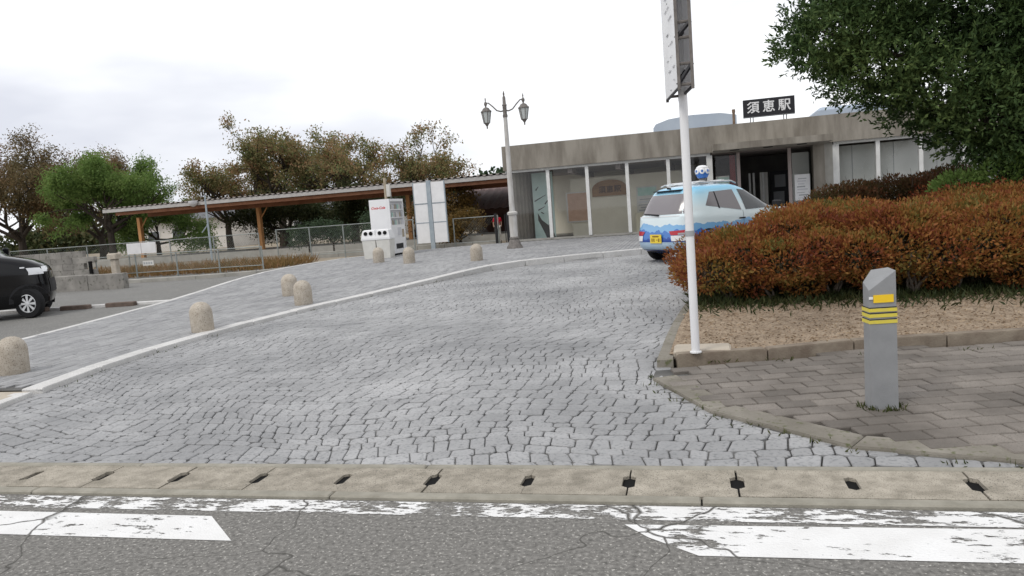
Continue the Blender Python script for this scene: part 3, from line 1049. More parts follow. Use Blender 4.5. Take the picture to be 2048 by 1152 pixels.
def hedge(name, label, blobs, n, mname, zlo, trunks, ln=.055, wd=.026, twigs=0, inner=None):
    root = thing(name, label, 'hedge', (0, 0, 0))
    P, D = blob_leaves(blobs, n, zlo)
    B_ = np.array(blobs)
    ii = RNG.integers(0, len(B_), n // 7)
    dd = unit(RNG.normal(size=(len(ii), 3)))
    Q = B_[ii, :3] + dd * B_[ii, 3:6] * RNG.uniform(.1, .75, (len(ii), 1))
    Q = Q[Q[:, 2] > zlo]
    link('foliage', leaf_mesh('foliage', P, D, ln, wd), mname, root, kind='stuff')
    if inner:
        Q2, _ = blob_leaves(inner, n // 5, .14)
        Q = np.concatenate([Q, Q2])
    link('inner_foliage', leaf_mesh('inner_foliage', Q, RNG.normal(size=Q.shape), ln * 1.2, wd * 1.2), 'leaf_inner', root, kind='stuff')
    for (x, y, zt) in trunks:
        b = MB()
        z0 = hh(y) + .08
        for k in range(random.randint(5, 7)):
            a = random.uniform(0, 2 * PI)
            r = random.uniform(.12, .42)
            u_ = lambda v: random.uniform(-v, v)
            b.tube([(x + u_(.025), y + u_(.02), z0), (x + r * .2 * math.cos(a) + u_(.035), y + r * .2 * math.sin(a), z0 + (zt - z0) * .25), (x + r * .45 * math.cos(a) + u_(.05), y + r * .45 * math.sin(a), z0 + (zt - z0) * .55), (x + r * math.cos(a), y + r * math.sin(a), zt)], [.022, .017, .013, .006], 5)
        b.build('trunk', 'bark_grey', root, smooth=True)
    if twigs:
        b = MB()
        top = P[P[:, 2] > np.quantile(P[:, 2], .8)]
        for p in top[RNG.integers(0, len(top), twigs)]:
            b.tube([p - [0, 0, .1], p + [random.uniform(-.05, .05), random.uniform(-.05, .05), random.uniform(.06, .2)]], [.004, .002], 3)
        b.build('twigs', 'bark_grey', root, kind='stuff')
    return root


front = []
for i in range(64):
    x, y = random.uniform(-.1, 7.2), random.uniform(9.9, 12.6)
    if x < 0.0 + max(0, (y - 10.5)) * .55 + .1:
        continue
    t = min(max((x + .3) / 1.25, 0), 1)
    top = .73 + .4 * t + random.uniform(-.06, .06) + .03 * (y - 10.5)
    rz = random.uniform(.3, .42)
    front.append((x, y, hh(y) + top - rz, random.uniform(.45, .75), random.uniform(.45, .7), rz))
for x in np.arange(0.1, 7.2, .42):
    front.append((x, 9.75 + random.uniform(-.14, .14) - .1 * math.sin(x * 1.1), .64 + random.uniform(-.06, .06) + .05 * min(x, 1.5), .5, .5, random.uniform(.26, .34)))
for x in (.55, 1.15, 2.0, 2.6, 3.45, 4.3):
    front.append((x, 9.72 + random.uniform(-.08, .08), .42 + random.uniform(-.05, .04), .26, .3, .2))
inner = [(x, 10.7 + random.uniform(-.15, .15), .38, .5, .45, .36) for x in np.arange(0.4, 7.2, .4)] + [(x, 10.15 + random.uniform(-.1, .1), .42, .4, .3, .26) for x in np.arange(0.3, 7.2, .4)]
front += [(.06, 10.4, .55, .42, .45, .33), (.24, 11.1, .6, .48, .5, .35), (.14, 10.8, .5, .42, .45, .3), (.42, 11.6, .6, .48, .5, .4), (.25, 10.7, .35, .42, .45, .3)]
hedge('hedge', 'orange and yellow autumn azalea hedge along the front of the planting bed', front, 170000, 'leaf_azalea', .2,
      [(.3, 9.75, .6), (.8, 9.6, .65), (1.5, 9.75, .7), (2.35, 9.6, .7), (2.85, 9.75, .7), (3.9, 9.65, .7), (.35, 10.3, .6), (4.6, 9.7, .7)], inner=inner)
back = [(x, 14.6 + random.uniform(-.4, .4) + .12 * (x - 1.2), hh(14.6) + .72 + .1 * (x - 1.2) + random.uniform(-.05, .05), .55, .6, .5) for x in np.arange(2.3, 4.8, .36)]
hedge('hedge', 'dark maroon hedge with bare twigs behind the orange hedge', back, 34000, 'leaf_azalea_dark', .3, [(2, 14.4, .8), (3, 14.5, .9)], twigs=90)
redb = [(x, y, hh(y) + .82 + random.uniform(-.06, .06), .65, .6, .45) for x in np.arange(3.9, 8.6, .5) for y in (12.9, 13.6, 14.4)]
hedge('hedge', 'rust red hedge rising under the dark evergreen tree', redb, 50000, 'leaf_azalea_red', .4, [(4.5, 13, .9), (5.5, 13, .9)])

n = 9000
gx, gy = RNG.uniform(-.2, 6.5, n), 9.75 + RNG.normal(0, .42, n)
P = np.stack([gx, gy, 0.016 * (gy - 4.2) + .09 + 0 * gx], 1)
D = RNG.normal(size=(n, 3)) * [.7, .7, .25] + [0, 0, .8]
link('ground_cover', leaf_mesh('ground_cover', P, D, .13, .02), 'grass_dark', kind='stuff')

# ---------------------------------------------------------------- trees
def grow(base, trunk_h, trunk_r, limbs, limb_len, elev, rng, lean=(0, 0), depth=3, bushy=1.0, droop=0.0):
    b = MB()
    tips = []
    base = Vector(base)
    top = base + Vector((lean[0], lean[1], trunk_h))
    mid = base.lerp(top, .5) + Vector((rng.uniform(-.08, .08), rng.uniform(-.08, .08), 0)) * trunk_h * .5
    trunk = MB().tube([base - Vector((0, 0, .15)), base + Vector((0, 0, .15)), mid, top], [trunk_r * 1.5, trunk_r * 1.1, trunk_r * .9, trunk_r * .72], 9)

    def branch(p, d, ln, r, lev):
        pts, q, dd = [p], p, d.copy()
        n = 4
        for i in range(n):
            dd = (dd + Vector((rng.gauss(0, .17), rng.gauss(0, .17), rng.gauss(.05, .12) - droop))).normalized()
            q = q + dd * ln / n
            pts.append(q)
        b.tube(pts, [r * (1 - .65 * i / n) for i in range(n + 1)], 6 if lev < 2 else 4, cap=False)
        if lev >= depth:
            tips.extend(pts[1:])
            return
        if lev == depth - 1:
            tips.extend(pts[2:])
        k = rng.randint(3, 5) if lev < 2 else rng.randint(2, 4)
        for i in range(k):
            t = rng.uniform(.3, 1)
            j = min(int(t * n), n - 1)
            pp = pts[j].lerp(pts[j + 1], t * n - j)
            a = rng.uniform(0, 2 * PI)
            o_ = dd.orthogonal().normalized()
            o_ = Matrix.Rotation(a, 3, dd) @ o_
            nd = (dd * .75 + o_ * rng.uniform(.5, 1.0) + Vector((0, 0, .12))).normalized()
            branch(pp, nd, ln * rng.uniform(.5, .72), r * .5, lev + 1)
    for i in range(limbs):
        a = 2 * PI * (i + rng.uniform(-.3, .3)) / limbs
        e = R(rng.uniform(*elev))
        d = Vector((math.cos(a) * math.cos(e), math.sin(a) * math.cos(e), math.sin(e)))
        branch(base.lerp(top, rng.uniform(.72, 1)), d, limb_len * rng.uniform(.8, 1.15), trunk_r * .5, 1)
    return trunk, b, tips


def tree(name, label, base, trunk_h, trunk_r, limbs, limb_len, elev, nleaf, mname, seed, ln=.13, wd=.07, sig=.22, lean=(0, 0), cat='tree', depth=3, droop=0.0, group='trees behind the platform'):
    rng = random.Random(seed)
    tr, br, tips = grow((0, 0, 0), trunk_h, trunk_r, limbs, limb_len, elev, rng, lean, depth, droop=droop)
    root = thing(name, label, cat, base, 0, group)
    tr.build('trunk', 'bark', root, smooth=True)
    br.build('branches', 'bark', root, smooth=True, kind='stuff')
    T = np.array([tuple(t) for t in tips])
    idx = RNG.integers(0, len(T), nleaf)
    P = T[idx] + RNG.normal(0, sig, (nleaf, 3)) * [1, 1, .7]
    D = RNG.normal(size=(nleaf, 3)) + [0, 0, -.1]
    link('crown', leaf_mesh('crown', P, D, ln, wd), mname, root, kind='stuff')
    return root


gz = hh(30) - .03
tree('tree', 'tall brown leaved tree at the far left edge behind the black car', (-40.0, 37, gz), 2.0, .26, 7, 3.6, (25, 72), 40000, 'leaf_brown', 3, sig=.26, depth=4)
tree('tree', 'bushy dark brown tree left of the green tree', (-37.0, 40, gz), 1.8, .24, 7, 3.4, (15, 70), 36000, 'leaf_brown', 5, sig=.26, depth=4)
tree('tree', 'bright green spreading tree left of the platform roof', (-31.0, 34.2, gz), 2.3, .2, 9, 2.35, (14, 52), 52000, 'leaf_green', 11, ln=.16, wd=.06, sig=.2, droop=.02, depth=4)
tree('tree', 'low green tree under the left end of the platform roof', (-31.2, 38, gz), 1.2, .14, 6, 2.0, (0, 50), 24000, 'leaf_green', 12, sig=.24, depth=4)
tree('tree', 'thin russet cherry tree, leftmost above the platform roof', (-29.8, 43, gz), 2.3, .22, 7, 2.8, (12, 52), 13500, 'leaf_cherry', 21, sig=.2, ln=.16, wd=.085, depth=4)
tree('tree', 'broad russet cherry tree with the widest crown above the platform roof', (-25.3, 42, gz), 2.6, .26, 8, 3.1, (15, 60), 20000, 'leaf_cherry', 22, sig=.21, ln=.16, wd=.085, depth=4)
tree('tree', 'tall russet cherry tree right of the widest one', (-20.4, 42, gz), 2.5, .25, 8, 3.1, (15, 62), 19000, 'leaf_cherry', 25, sig=.21, ln=.16, wd=.085, depth=4)
tree('tree', 'sparse cherry tree rightmost above the platform roof', (-16.4, 42, gz), 2.1, .2, 7, 2.5, (12, 52), 11500, 'leaf_cherry', 24, sig=.19, ln=.16, wd=.085, depth=4)
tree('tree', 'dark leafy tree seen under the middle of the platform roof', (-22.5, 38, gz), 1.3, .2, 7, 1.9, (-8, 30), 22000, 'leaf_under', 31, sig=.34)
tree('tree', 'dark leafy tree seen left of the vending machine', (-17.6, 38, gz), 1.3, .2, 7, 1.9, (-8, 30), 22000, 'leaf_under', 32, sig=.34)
tree('tree', 'golden brown tree beside the white notice board', (-10.7, 31.0, gz), 1.0, .1, 6, 1.05, (5, 60), 9000, 'leaf_gold', 41, ln=.1, wd=.05, sig=.2)
tree('tree', 'golden brown bush low behind the gate fence', (-9.3, 28.4, gz), .3, .07, 6, .75, (5, 60), 7000, 'leaf_gold', 42, ln=.1, wd=.05, sig=.17)
n = 40000
fx = RNG.uniform(-140, -20, n)
top = 2.6 + 1.1 * np.sin(fx * .31) + .7 * np.sin(fx * .83 + 1) + .4 * np.sin(fx * 2.1)
P = np.stack([fx, RNG.uniform(75, 80, n), RNG.uniform(0, 1, n) ** .8 * top * 1.3], 1)
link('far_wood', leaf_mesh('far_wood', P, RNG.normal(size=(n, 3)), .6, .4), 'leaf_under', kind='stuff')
for i, (x, y, hgt, lab) in enumerate(((-14.2, 27.2, .55, 'young staked tree behind the fence, nearest the vending machine'), (-15.5, 27.6, .55, 'young staked tree behind the fence, farther left'), (-11.95, 26.2, .6, 'dark bluish shrub behind the fence beside the bins'))):
    tree('young_tree' if i < 2 else 'shrub', lab, (x, y, hh(26) - .03), hgt, .04, 6, .6, (5, 65), 2400, 'leaf_shrub', 50 + i, ln=.1, wd=.05, sig=.15, cat='tree' if i < 2 else 'shrub', group='young trees behind the fence')

# the dark evergreen on the right
ev = thing('evergreen_tree', 'large dark evergreen tree overhanging the hedges on the right', 'tree', (0, 0, 0))
b = MB()
b.tube([(5.0, 14.0, .2), (5.0, 14.0, 1.2), (4.9, 13.95, 2.4), (5.1, 14, 4.0), (5.2, 14, 6.2)], [.24, .19, .17, .14, .06], 10)
b.build('trunk', 'bark', ev, smooth=True)
limb = MB()
for e in ((2.0, 13.6, 4.1), (2.9, 13.5, 4.9), (3.0, 13.8, 3.2), (4.1, 13.2, 2.7), (6.6, 13.6, 3.5), (6.4, 14.2, 5.4), (4.1, 14.4, 5.6), (5.6, 12.9, 2.3), (5.0, 12.9, 4.4)):
    s0 = Vector((4.95, 14, max(1.5, e[2] - 1.6)))
    e = Vector(e)
    limb.tube([s0, s0.lerp(e, .5) + Vector((0, 0, .15)), e], [.08, .05, .015], 6)
limb.build('branches', 'bark', ev, smooth=True, kind='stuff')
evb = [(2.3, 13.6, 3.95, .95, 1.0, .62), (3.0, 13.5, 4.45, 1.0, 1.1, .6), (3.0, 13.6, 3.45, 1.0, 1.1, .7), (3.9, 13.7, 3.0, 1.1, 1.2, .8), (4.5, 13.5, 2.45, .9, 1.1, .75),
       (2.7, 13.7, 4.0, 1.0, 1.0, .6), (5.3, 13.6, 3.4, 1.3, 1.3, 1.2), (4.55, 14.0, 5.45, 1.35, 1.3, .85), (6.4, 13.8, 3.9, 1.4, 1.5, 1.5), (5.0, 13.4, 2.0, .75, 1.0, .7),
       (5.9, 13.4, 2.2, 1.0, 1.1, .9), (6.9, 13.6, 2.4, 1.1, 1.2, 1.0), (6.0, 14, 6.0, 1.9, 1.6, 1.0), (3.7, 13.9, 5.9, 1.2, 1.1, .6), (7.6, 14, 4.5, 1.3, 1.5, 1.8), (4.6, 13.4, 4.2, .8, 1.0, .7)]
Pt, Dt = blob_leaves(evb, 21000, 1.0, shell=(.5, 1.08), dirz=.7)
k = 9                                                     # leaves grow in short upright sprays
P = np.repeat(Pt, k, 0)
D0 = unit(np.repeat(Dt, k, 0))
t = np.tile(np.linspace(0, .2, k), len(Pt))[:, None]
P = P + D0 * t
D = D0 * .8 + RNG.normal(size=P.shape) * .75
link('crown', leaf_mesh('crown', P, D, .095, .036), 'leaf_yew', ev, kind='stuff')
Pt, Dt = blob_leaves([(4.6, 13.2, 1.5, .5, .5, .35), (3.95, 13.3, 1.35, .4, .4, .25), (5.4, 13.1, 1.6, .6, .5, .45), (6.2, 13, 1.7, .6, .5, .5)], 9000, .8, dirz=.6)
sh = thing('shrub', 'green leafy shrub at the foot of the evergreen tree', 'shrub', (0, 0, 0))
link('foliage', leaf_mesh('foliage', Pt, Dt, .08, .035), 'leaf_green', sh, kind='stuff')
MB().tube([(4.8, 13.3, .2), (4.7, 13.2, 1.4)], [.04, .02], 6).build('trunk', 'bark', sh)

n = 5000
wx = RNG.uniform(-24, -13, n)
wy = RNG.uniform(20.9, 23.8, n)
P = np.stack([wx, wy, 0.016 * (wy - 4.2) - .03], 1)
link('weeds', leaf_mesh('weeds', P, RNG.normal(size=(n, 3)) * [.5, .5, .2] + [0, 0, .8], .38, .035), 'weed', kind='stuff')

# far wooded hill
b = MB()
rg = random.Random(4)
ringsL = []
for i in range(15):
    z = i / 14
    ringsL.append([(-47 + (36 * math.sqrt(max(1 - z ** 2.2, 0)) + (rg.uniform(-2.2, 2.2) if i < 14 else 0)) * math.cos(2 * PI * k / 40), 230 + 30 * math.sqrt(max(1 - z ** 2.2, 0)) * math.sin(2 * PI * k / 40), z * 15 + rg.uniform(-.4, .4)) for k in range(40)])
b.rings(ringsL, top=True).build('hill', 'hill', kind='structure', smooth=True)
link('hill_wood', leaf_mesh('hill_wood', np.array([p for r_ in ringsL for p in r_])[RNG.integers(0, 600, 9000)] + RNG.normal(0, .7, (9000, 3)), RNG.normal(size=(9000, 3)), 1.5, 1.2), 'leaf_shrub', kind='stuff')

# houses behind the trees
def house(label, x0, x1, y0, h1, h2):
    r_ = thing('house', label, 'house', (0, 0, 0), 0, 'houses behind the trees')
    MB().box(x0, x1, y0, y0 + 8, 0, h1).build('wall', 'house_wall', r_)
    MB().add([(x0 - .5, y0 - .6, h1), (x1 + .5, y0 - .6, h1), (x1 + .5, y0 + 8.6, h1), (x0 - .5, y0 + 8.6, h1), (x0 - .5, y0 + 4, h2), (x1 + .5, y0 + 4, h2)],
             [(0, 1, 5, 4), (2, 3, 4, 5), (3, 0, 4), (1, 2, 5), (0, 3, 2, 1)]).build('roof', 'house_roof', r_)
    n = int((x1 - x0) / 2.6)
    for i in range(n):
        a = x0 + .8 + i * 2.6
        f = MB().box(a, a + 1.3, y0 - .05, y0 - .003, 1.1, 2.2).build('window', 'white', r_)
        MB().box(a + .06, a + 1.24, y0 - .06, y0 - .052, 1.16, 2.14).build('pane', 'car_glass', f)


house('pale house far behind the left end of the platform roof', -52, -40, 58, 3.0, 4.3)
house('pale house far behind the middle of the platform roof', -37, -27, 62, 2.9, 4.0)
house('pale house far behind the vending machine', -24, -14, 60, 2.6, 3.6)


# ---------------------------------------------------------------- platform canopy
plat = MB().box(-34, -7.3, 31.0, 35.0, 0, .62).build('platform', 'conc_light', kind='structure')
cn = thing('platform_canopy', 'long platform canopy with corrugated roof and orange timber posts', 'canopy', (0, 0, 0))
MB().box(-27.5, -7.0, 30.0, 30.05, 2.9, 3.06).build('fascia', 'roof_edge', cn)
b = MB()
rows = []
xs = np.arange(-27.5, -7.0, .07)
for yy, zz in ((29.96, 3.075), (36.0, 3.3)):
    rows.append([(x, yy, zz + (.05 if (i // 2) % 2 == 0 else 0)) for i, x in enumerate(xs)])
b.rings(rows, closed=False)
b.build('roof_sheet', 'corrugated', cn)
MB().box(-27.4, -7.1, 30.1, 35.9, 3.0, 3.04).build('ceiling', 'brown_beam', cn)
MB().box(-26.6, -7.0, 31.9, 32.1, 2.62, 2.95).build('beam', 'brown_beam', cn)
MB().box(-26.9, -7.0, 30.12, 30.2, 2.74, 2.89).build('beam', 'brown_beam', cn)
for x in np.arange(-26.4, -7, 1.9):
    MB().box(x - .06, x + .06, 30.2, 35.8, 2.85, 2.99).build('rafter', 'brown_beam', cn)
for i, x in enumerate((-28.1 + .9, -20.45, -12.8)):
    for dy in (0,):
        MB().box(x - .085, x + .085, 31.9 + dy, 32.1 + dy, .6, 2.62).build('post', 'orange_wood', cn)
        MB().tube([(x, 32 + dy, 2.0), (x + .45, 32 + dy, 2.6)], .03, 6).build('brace', 'orange_wood', cn)
lt = thing('platform_lamp', 'round grey lamp on the front edge of the platform roof', 'lamp', (-22.4, 29.85, 3.0))
MB().lathe([(.0, -.18), (.13, -.12), (.2, 0), (.2, .1)], 12, top=True).build('shade', 'print_light', lt, smooth=40)
MB().box(-.03, .03, 0, .1, .1, .2).build('bracket', 'iron', lt)

# opposite platform roof, brown
br = thing('shelter', 'low brown tiled roof shelter right of the white notice board', 'shelter', (0, 0, 0))
rows = []
xs = np.arange(-11.4, -6.3, .1)
for yy, zz in ((33.5, 1.72), (37.2, 3.0)):
    rows.append([(x, yy, zz + (.04 if (i // 2) % 2 == 0 else 0)) for i, x in enumerate(xs)])
MB().rings(rows, closed=False).build('roof', 'brown_roof', br)
MB().box(-11.2, -6.5, 33.6, 33.7, 1.5, 1.68).build('eave_beam', 'dark_brown', br)
MB().box(-11.2, -6.5, 37, 37.2, 0, 2.9).build('wall', 'dark_brown', br)
for x in (-11.0, -8.0):
    MB().box(x - .08, x + .08, 33.7, 33.86, 0, 1.5).build('post', 'dark_brown', br)


# ---------------------------------------------------------------- fences
def fence(label, x0, x1, y, zb, zt, sp, mpost, mrail, mid=False, wire=True, group='fences'):
    f = thing('fence', label, 'fence', (0, y, 0), 0, group)
    n = max(1, round((x1 - x0) / sp))
    for i in range(n + 1):
        x = x0 + (x1 - x0) * i / n
        MB().tube([(x, 0, zb - .15), (x, 0, zt + .02)], .024, 8).build('fence_post', mpost, f)
    MB().tube([(x0, 0, zt), (x1, 0, zt)], .015, 6).build('top_rail', mrail, f)
    MB().tube([(x0, 0, zb + .04), (x1, 0, zb + .04)], .013, 6).build('bottom_rail', mrail, f)
    if mid:
        MB().tube([(x0, 0, (zb + zt) / 2), (x1, 0, (zb + zt) / 2)], .015, 6).build('middle_rail', mrail, f)
    if wire:
        hgt = zt - zb - .06
        xs_ = np.arange(x0, x1 - hgt, .09)
        V, F = [], []
        w = .0022
        for s_ in (0, 1):
            for x in xs_:
                a, c = (x, x + hgt) if s_ == 0 else (x + hgt, x)
                k_ = len(V)
                V += [(a - w, 0, zb + .05), (a + w, .003 * s_, zb + .05), (c + w, 0, zt), (c - w, .003 * s_, zt)]
                F.append((k_, k_ + 1, k_ + 2, k_ + 3))
        link('wire_mesh', np_mesh('wire_mesh', np.array(V), np.array(F)), 'wire', f, kind='stuff')
    return f


fence('long grey wire fence behind the low wall and weeds', -34, -15.4, 23.9, .3, 1.43, 1.9, 'fence_metal', 'fence_metal')
fence('low pale pipe fence along the weeds beside the access road', -19.3, -13.15, 20.5, .42, 1.03, 1.62, 'fence_metal', 'fence_metal', wire=True)
fence('grey wire fence running up to the vending machine', -15.35, -9.9, 25.0, .45, 1.5, 1.35, 'fence_metal', 'fence_metal')
fence('wire fence between the vending machine and the gate', -8.6, -6.95, 25.6, .5, 1.42, 1.6, 'fence_metal', 'fence_metal', wire=True)
fl = thing('low_wall', 'low pale block wall under the wire fence beside the vending machine', 'wall', (0, 0, 0))
for i in range(8):
    x = -15.4 + i * 1.06
    if x > -7.4:
        break
    MB().cbox(x, x + 1.05, 25.72, 25.86, .2, .55, .01).build('wall_block', 'conc_light', fl)
gt = thing('gate', 'open black metal gate beside the street lamp', 'gate', (0, 25.3, 0))
for x in (-6.95, -6.5):
    MB().box(x - .04, x + .04, -.04, .04, .3, 1.5).build('gate_post', 'black_metal', gt)
MB().box(-6.42, -6.36, 0, 1.0, .45, 1.4).build('gate_leaf', 'black_metal', gt)
for x in (-6.62, -6.56):
    MB().box(x - .012, x + .012, -.012, .012, .4, 1.45).build('gate_bar', 'black_metal', gt)
wbp = thing('fence_sign', 'blank white double panel hanging on the wire fence at the left', 'sign', (0, 23.82, 0))
for x in (-20.95, -20.3):
    MB().cbox(x, x + .62, -.02, .02, 1.0, 1.4, .005).build('panel', 'white', wbp)
wp = thing('notice_plate', 'small white plate on the low pipe fence', 'sign', (0, 20.45, 0))
MB().box(-17.45, -17.05, -.01, .01, .68, .83).build('plate', 'offwhite', wp)
for k in range(4):
    MB().box(-17.42 + k * .09, -17.36 + k * .09, -.014, -.0105, .72, .79).build('print', 'print_grey', wp)

# walls on the left
cw = thing('low_wall', 'low grey concrete wall at the edge of the access road on the left', 'wall', (0, 0, 0))
for i in range(7):
    x = -15.5 - (i + 1) * 1.2
    MB().cbox(x, x + 1.19, 17.35, 17.55, .1, .64 + .01 * (i % 2), .015).build('wall_block', 'grey_wall', cw)
bw = thing('block_wall', 'taller grey block wall behind the black car', 'wall', (0, 0, 0))
for r_ in range(4):
    for i in range(9):
        x = -18.85 - (i + 1) * .85 - (.4 if r_ % 2 else 0)
        MB().cbox(x, x + .84, 19.95, 20.1, .5 + r_ * .2, .695 + r_ * .2, .008).build('wall_block', 'grey_wall', bw)
MB().box(-19.0, -18.92, 19.86, 19.94, .55, .95).build('wall_notch', 'black', bw)
sb = thing('stone_marker', 'pale stone marker block standing right of the block wall', 'stone', (-18.2, 20.1, .25))
MB().cbox(-.17, .17, -.14, .14, .72, .9, .03).build('cap', 'granite', sb)
MB().cbox(-.1, .1, -.09, .09, 0, .72, .02).build('stem', 'granite', sb)

# poles
def pole(label, x, y, z1, r, m, extra=None):
    p = thing('utility_pole', label, 'pole', (x, y, hh(y) - .03), 0, 'thin poles by the platform')
    MB().lathe([(r * 1.2, 0), (r, .1), (r * .8, z1)], 10).build('shaft', m, p, smooth=40)
    return p


p_ = pole('thin tan pole rising behind the vending machine', -11.35, 26.2, 2.8, .07, 'pale_pole')
MB().cbox(.05, .19, -.06, .06, 2.1, 2.55, .01).build('box', 'offwhite', p_)
p_ = pole('thin blue grey pole in front of the platform roof', -18.5, 25.4, 2.75, .04, 'blue_pole')
MB().tube([(0, 0, 1.6), (-.3, 0, 1.3)], .02, 6).build('arm', 'blue_pole', p_)

# ---------------------------------------------------------------- station building
ZB = hh(25) + .145
st = thing('station_building', 'low concrete and glass station building with white window mullions', 'building', (0, 0, 0))
YF = 25.0
MB().box(-6.43, 14, YF - .16, 34, 2.9, 3.72).build('fascia', 'concrete', st)
MB().box(-6.2, 14, YF + .05, 34, 2.84, 2.896).build('ceiling', 'ceil', st)
MB().box(-6.43, 14, YF, 34, .1, ZB + .005).build('floor', 'floor_int', st)
MB().box(-6.4, 14, YF - .03, YF + .1, ZB + .005, ZB + .07).build('sill', 'conc_light', st)
MB().box(-6.4, .35, YF - .03, YF + .06, 2.82, 2.898).build('head_rail', 'mullion', st)
MB().box(4.0, 13.9, YF - .03, YF + .06, 2.82, 2.898).build('head_rail', 'mullion', st)
mull = [-6.25, -4.93, -3.61, -2.29, -.97, .32, 4.06, 5.24, 6.42, 7.6, 8.78, 9.96, 11.14]
for i, x in enumerate(mull):
    w = .055 if i not in (5, 6) else .09
    MB().box(x - w, x + w, YF - .05, YF + .09, ZB + .07, 2.82).build('mullion', 'mullion', st)
for a, c in list(zip(mull[:5], mull[1:6])) + list(zip(mull[6:-1], mull[7:])):
    MB().add([(a + .05, YF + .02, ZB + .07), (c - .05, YF + .02, ZB + .07), (c - .05, YF + .02, 2.82), (a + .05, YF + .02, 2.82)], [(0, 1, 2, 3)]).build('window_pane', 'glass', st)
# interior
MB().box(-4.45, .2, 26.5, 26.6, ZB, 2.5).build('partition', 'beige_panel', st)
MB().box(-6.3, 14, 30.5, 30.6, ZB, 2.84).build('back_wall', 'beige_panel', st)
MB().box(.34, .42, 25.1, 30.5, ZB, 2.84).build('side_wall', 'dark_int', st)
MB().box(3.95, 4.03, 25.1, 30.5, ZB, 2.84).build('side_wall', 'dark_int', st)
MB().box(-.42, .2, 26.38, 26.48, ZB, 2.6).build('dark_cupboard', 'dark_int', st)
rows = []
ys_ = np.arange(25.15, 27.6, .04)
for zz in (ZB, 2.84):
    rows.append([(-6.2 + .09 * math.sin(i * .9) + .22 * (y - 25.15), y, zz) for i, y in enumerate(ys_)])
MB().rings(rows, closed=False).build('folding_partition', 'curtain', st, smooth=True)
for x in (-4.2, -2.6, -1.0):
    MB().box(x - .08, x + .08, 25.15, 30.4, 2.66, 2.835).build('ceiling_beam', 'ceil', st)
MB().box(4.1, 14, 25.55, 25.6, ZB, 2.78).build('blind', 'grey_blind', st)
for x in (4.62, 5.8, 7.0):
    MB().box(x - .008, x + .008, 25.54, 25.549, ZB, 2.78).build('blind_seam', 'print_grey', st)
# entrance
MB().add([(.42, 23.3, 2.86), (3.74, 23.3, 2.86), (3.74, 24.835, 2.86), (.42, 24.835, 2.86), (.42, 23.3, 3.05), (3.74, 23.3, 3.05), (3.74, 24.835, 3.1), (.42, 24.835, 3.1)],
         [(3, 2, 1, 0), (4, 5, 6, 7), (0, 1, 5, 4), (1, 2, 6, 5), (2, 3, 7, 6), (3, 0, 4, 7)]).build('entrance_slab', 'concrete', st)
for x in (1.05, 2.0, 2.95):
    MB().lathe([(.14, 2.845), (.14, 2.858)], 16, (x, 23.75, 0)).build('downlight', 'black', st)
MB().box(3.4, 3.72, 24.86, 25.3, ZB, 2.895).build('column', 'concrete', st)
MB().box(3.72, 3.97, 24.95, 25.3, ZB, 2.895).build('column', 'conc_light', st)
for x in (1.2, 2.72):
    MB().box(x - .05, x + .05, 24.95, 25.05, ZB, 2.84).build('door_post', 'pinkish', st)
MB().add([(.5, 25, ZB), (1.15, 25, ZB), (1.15, 25, 2.84), (.5, 25, 2.84)], [(0, 1, 2, 3)]).build('side_light', 'glass', st)
MB().add([(2.77, 25, ZB), (3.4, 25, ZB), (3.4, 25, 2.84), (2.77, 25, 2.84)], [(0, 1, 2, 3)]).build('side_light', 'glass', st)
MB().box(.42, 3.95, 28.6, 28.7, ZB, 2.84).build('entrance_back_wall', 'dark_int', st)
MB().box(2.85, 3.35, 25.5, 25.54, ZB, 2.7).build('side_screen', 'grey_blind', st)
MB().box(.95, 1.12, 25.4, 25.44, ZB, 2.8).build('red_curtain', mat('maroon', (0.2, 0.03, 0.03), rough=0.8), st)
for x in (1.62, 1.75, 2.05):
    MB().box(x - .03, x + .03, 26.6, 26.68, ZB, 2.2).build('door_frame', 'mullion', st)
MB().box(1.95, 2.2, 26.7, 26.72, ZB, 2.2).build('door_leaf', 'offwhite', st)
# roof plant
t1 = thing('roof_tank', 'long blue grey tank on the station roof left of the name sign', 'tank', (0, 0, 0), 0, 'tanks on the station roof')
MB().xz([(-1.7, 3.7), (1.5, 3.7), (1.5, 4.62), (.9, 4.75), (-.2, 4.78), (-1.1, 4.7), (-1.6, 4.55), (-1.7, 4.4)], 31, 34).build('shell', 'tank', t1)
t2 = thing('roof_tank', 'blue grey tank on the station roof right of the name sign', 'tank', (0, 0, 0), 0, 'tanks on the station roof')
MB().cbox(4.45, 8.5, 31, 34, 3.7, 4.58, .12).build('shell', 'tank', t2)
ch = thing('roof_pipe', 'short rusty pipe standing on the station roof beside the name sign', 'pipe', (1.35, 30, 3.7))
MB().lathe([(.05, 0), (.05, .98)], 10).build('stack', 'rust', ch)
MB().lathe([(.062, .9), (.062, 1.02)], 10).build('collar', 'rust', ch)
# name sign on the roof
ns = thing('station_sign', 'black roof sign with three white Japanese characters above the entrance', 'sign', (2.17, 24.98, 3.72))
MB().cbox(-.76, .76, -.05, .05, .15, .7, .008).build('board', 'sign_black', ns)
MB().box(-.755, .755, -.053, -.051, .155, .165).build('rim', 'print_grey', ns)
for x in (-.55, -.47, .43, .51):
    MB().box(x - .012, x + .012, -.01, .01, -.02, .15).build('leg', 'black_metal', ns)
for i, c_ in enumerate('須恵駅'):
    o = text_mesh(c_, .375, 'white', 'letter', ns, depth=.004, bold=.006)
    o.location = ((i - 1) * .46 + .0, -.055, .425)

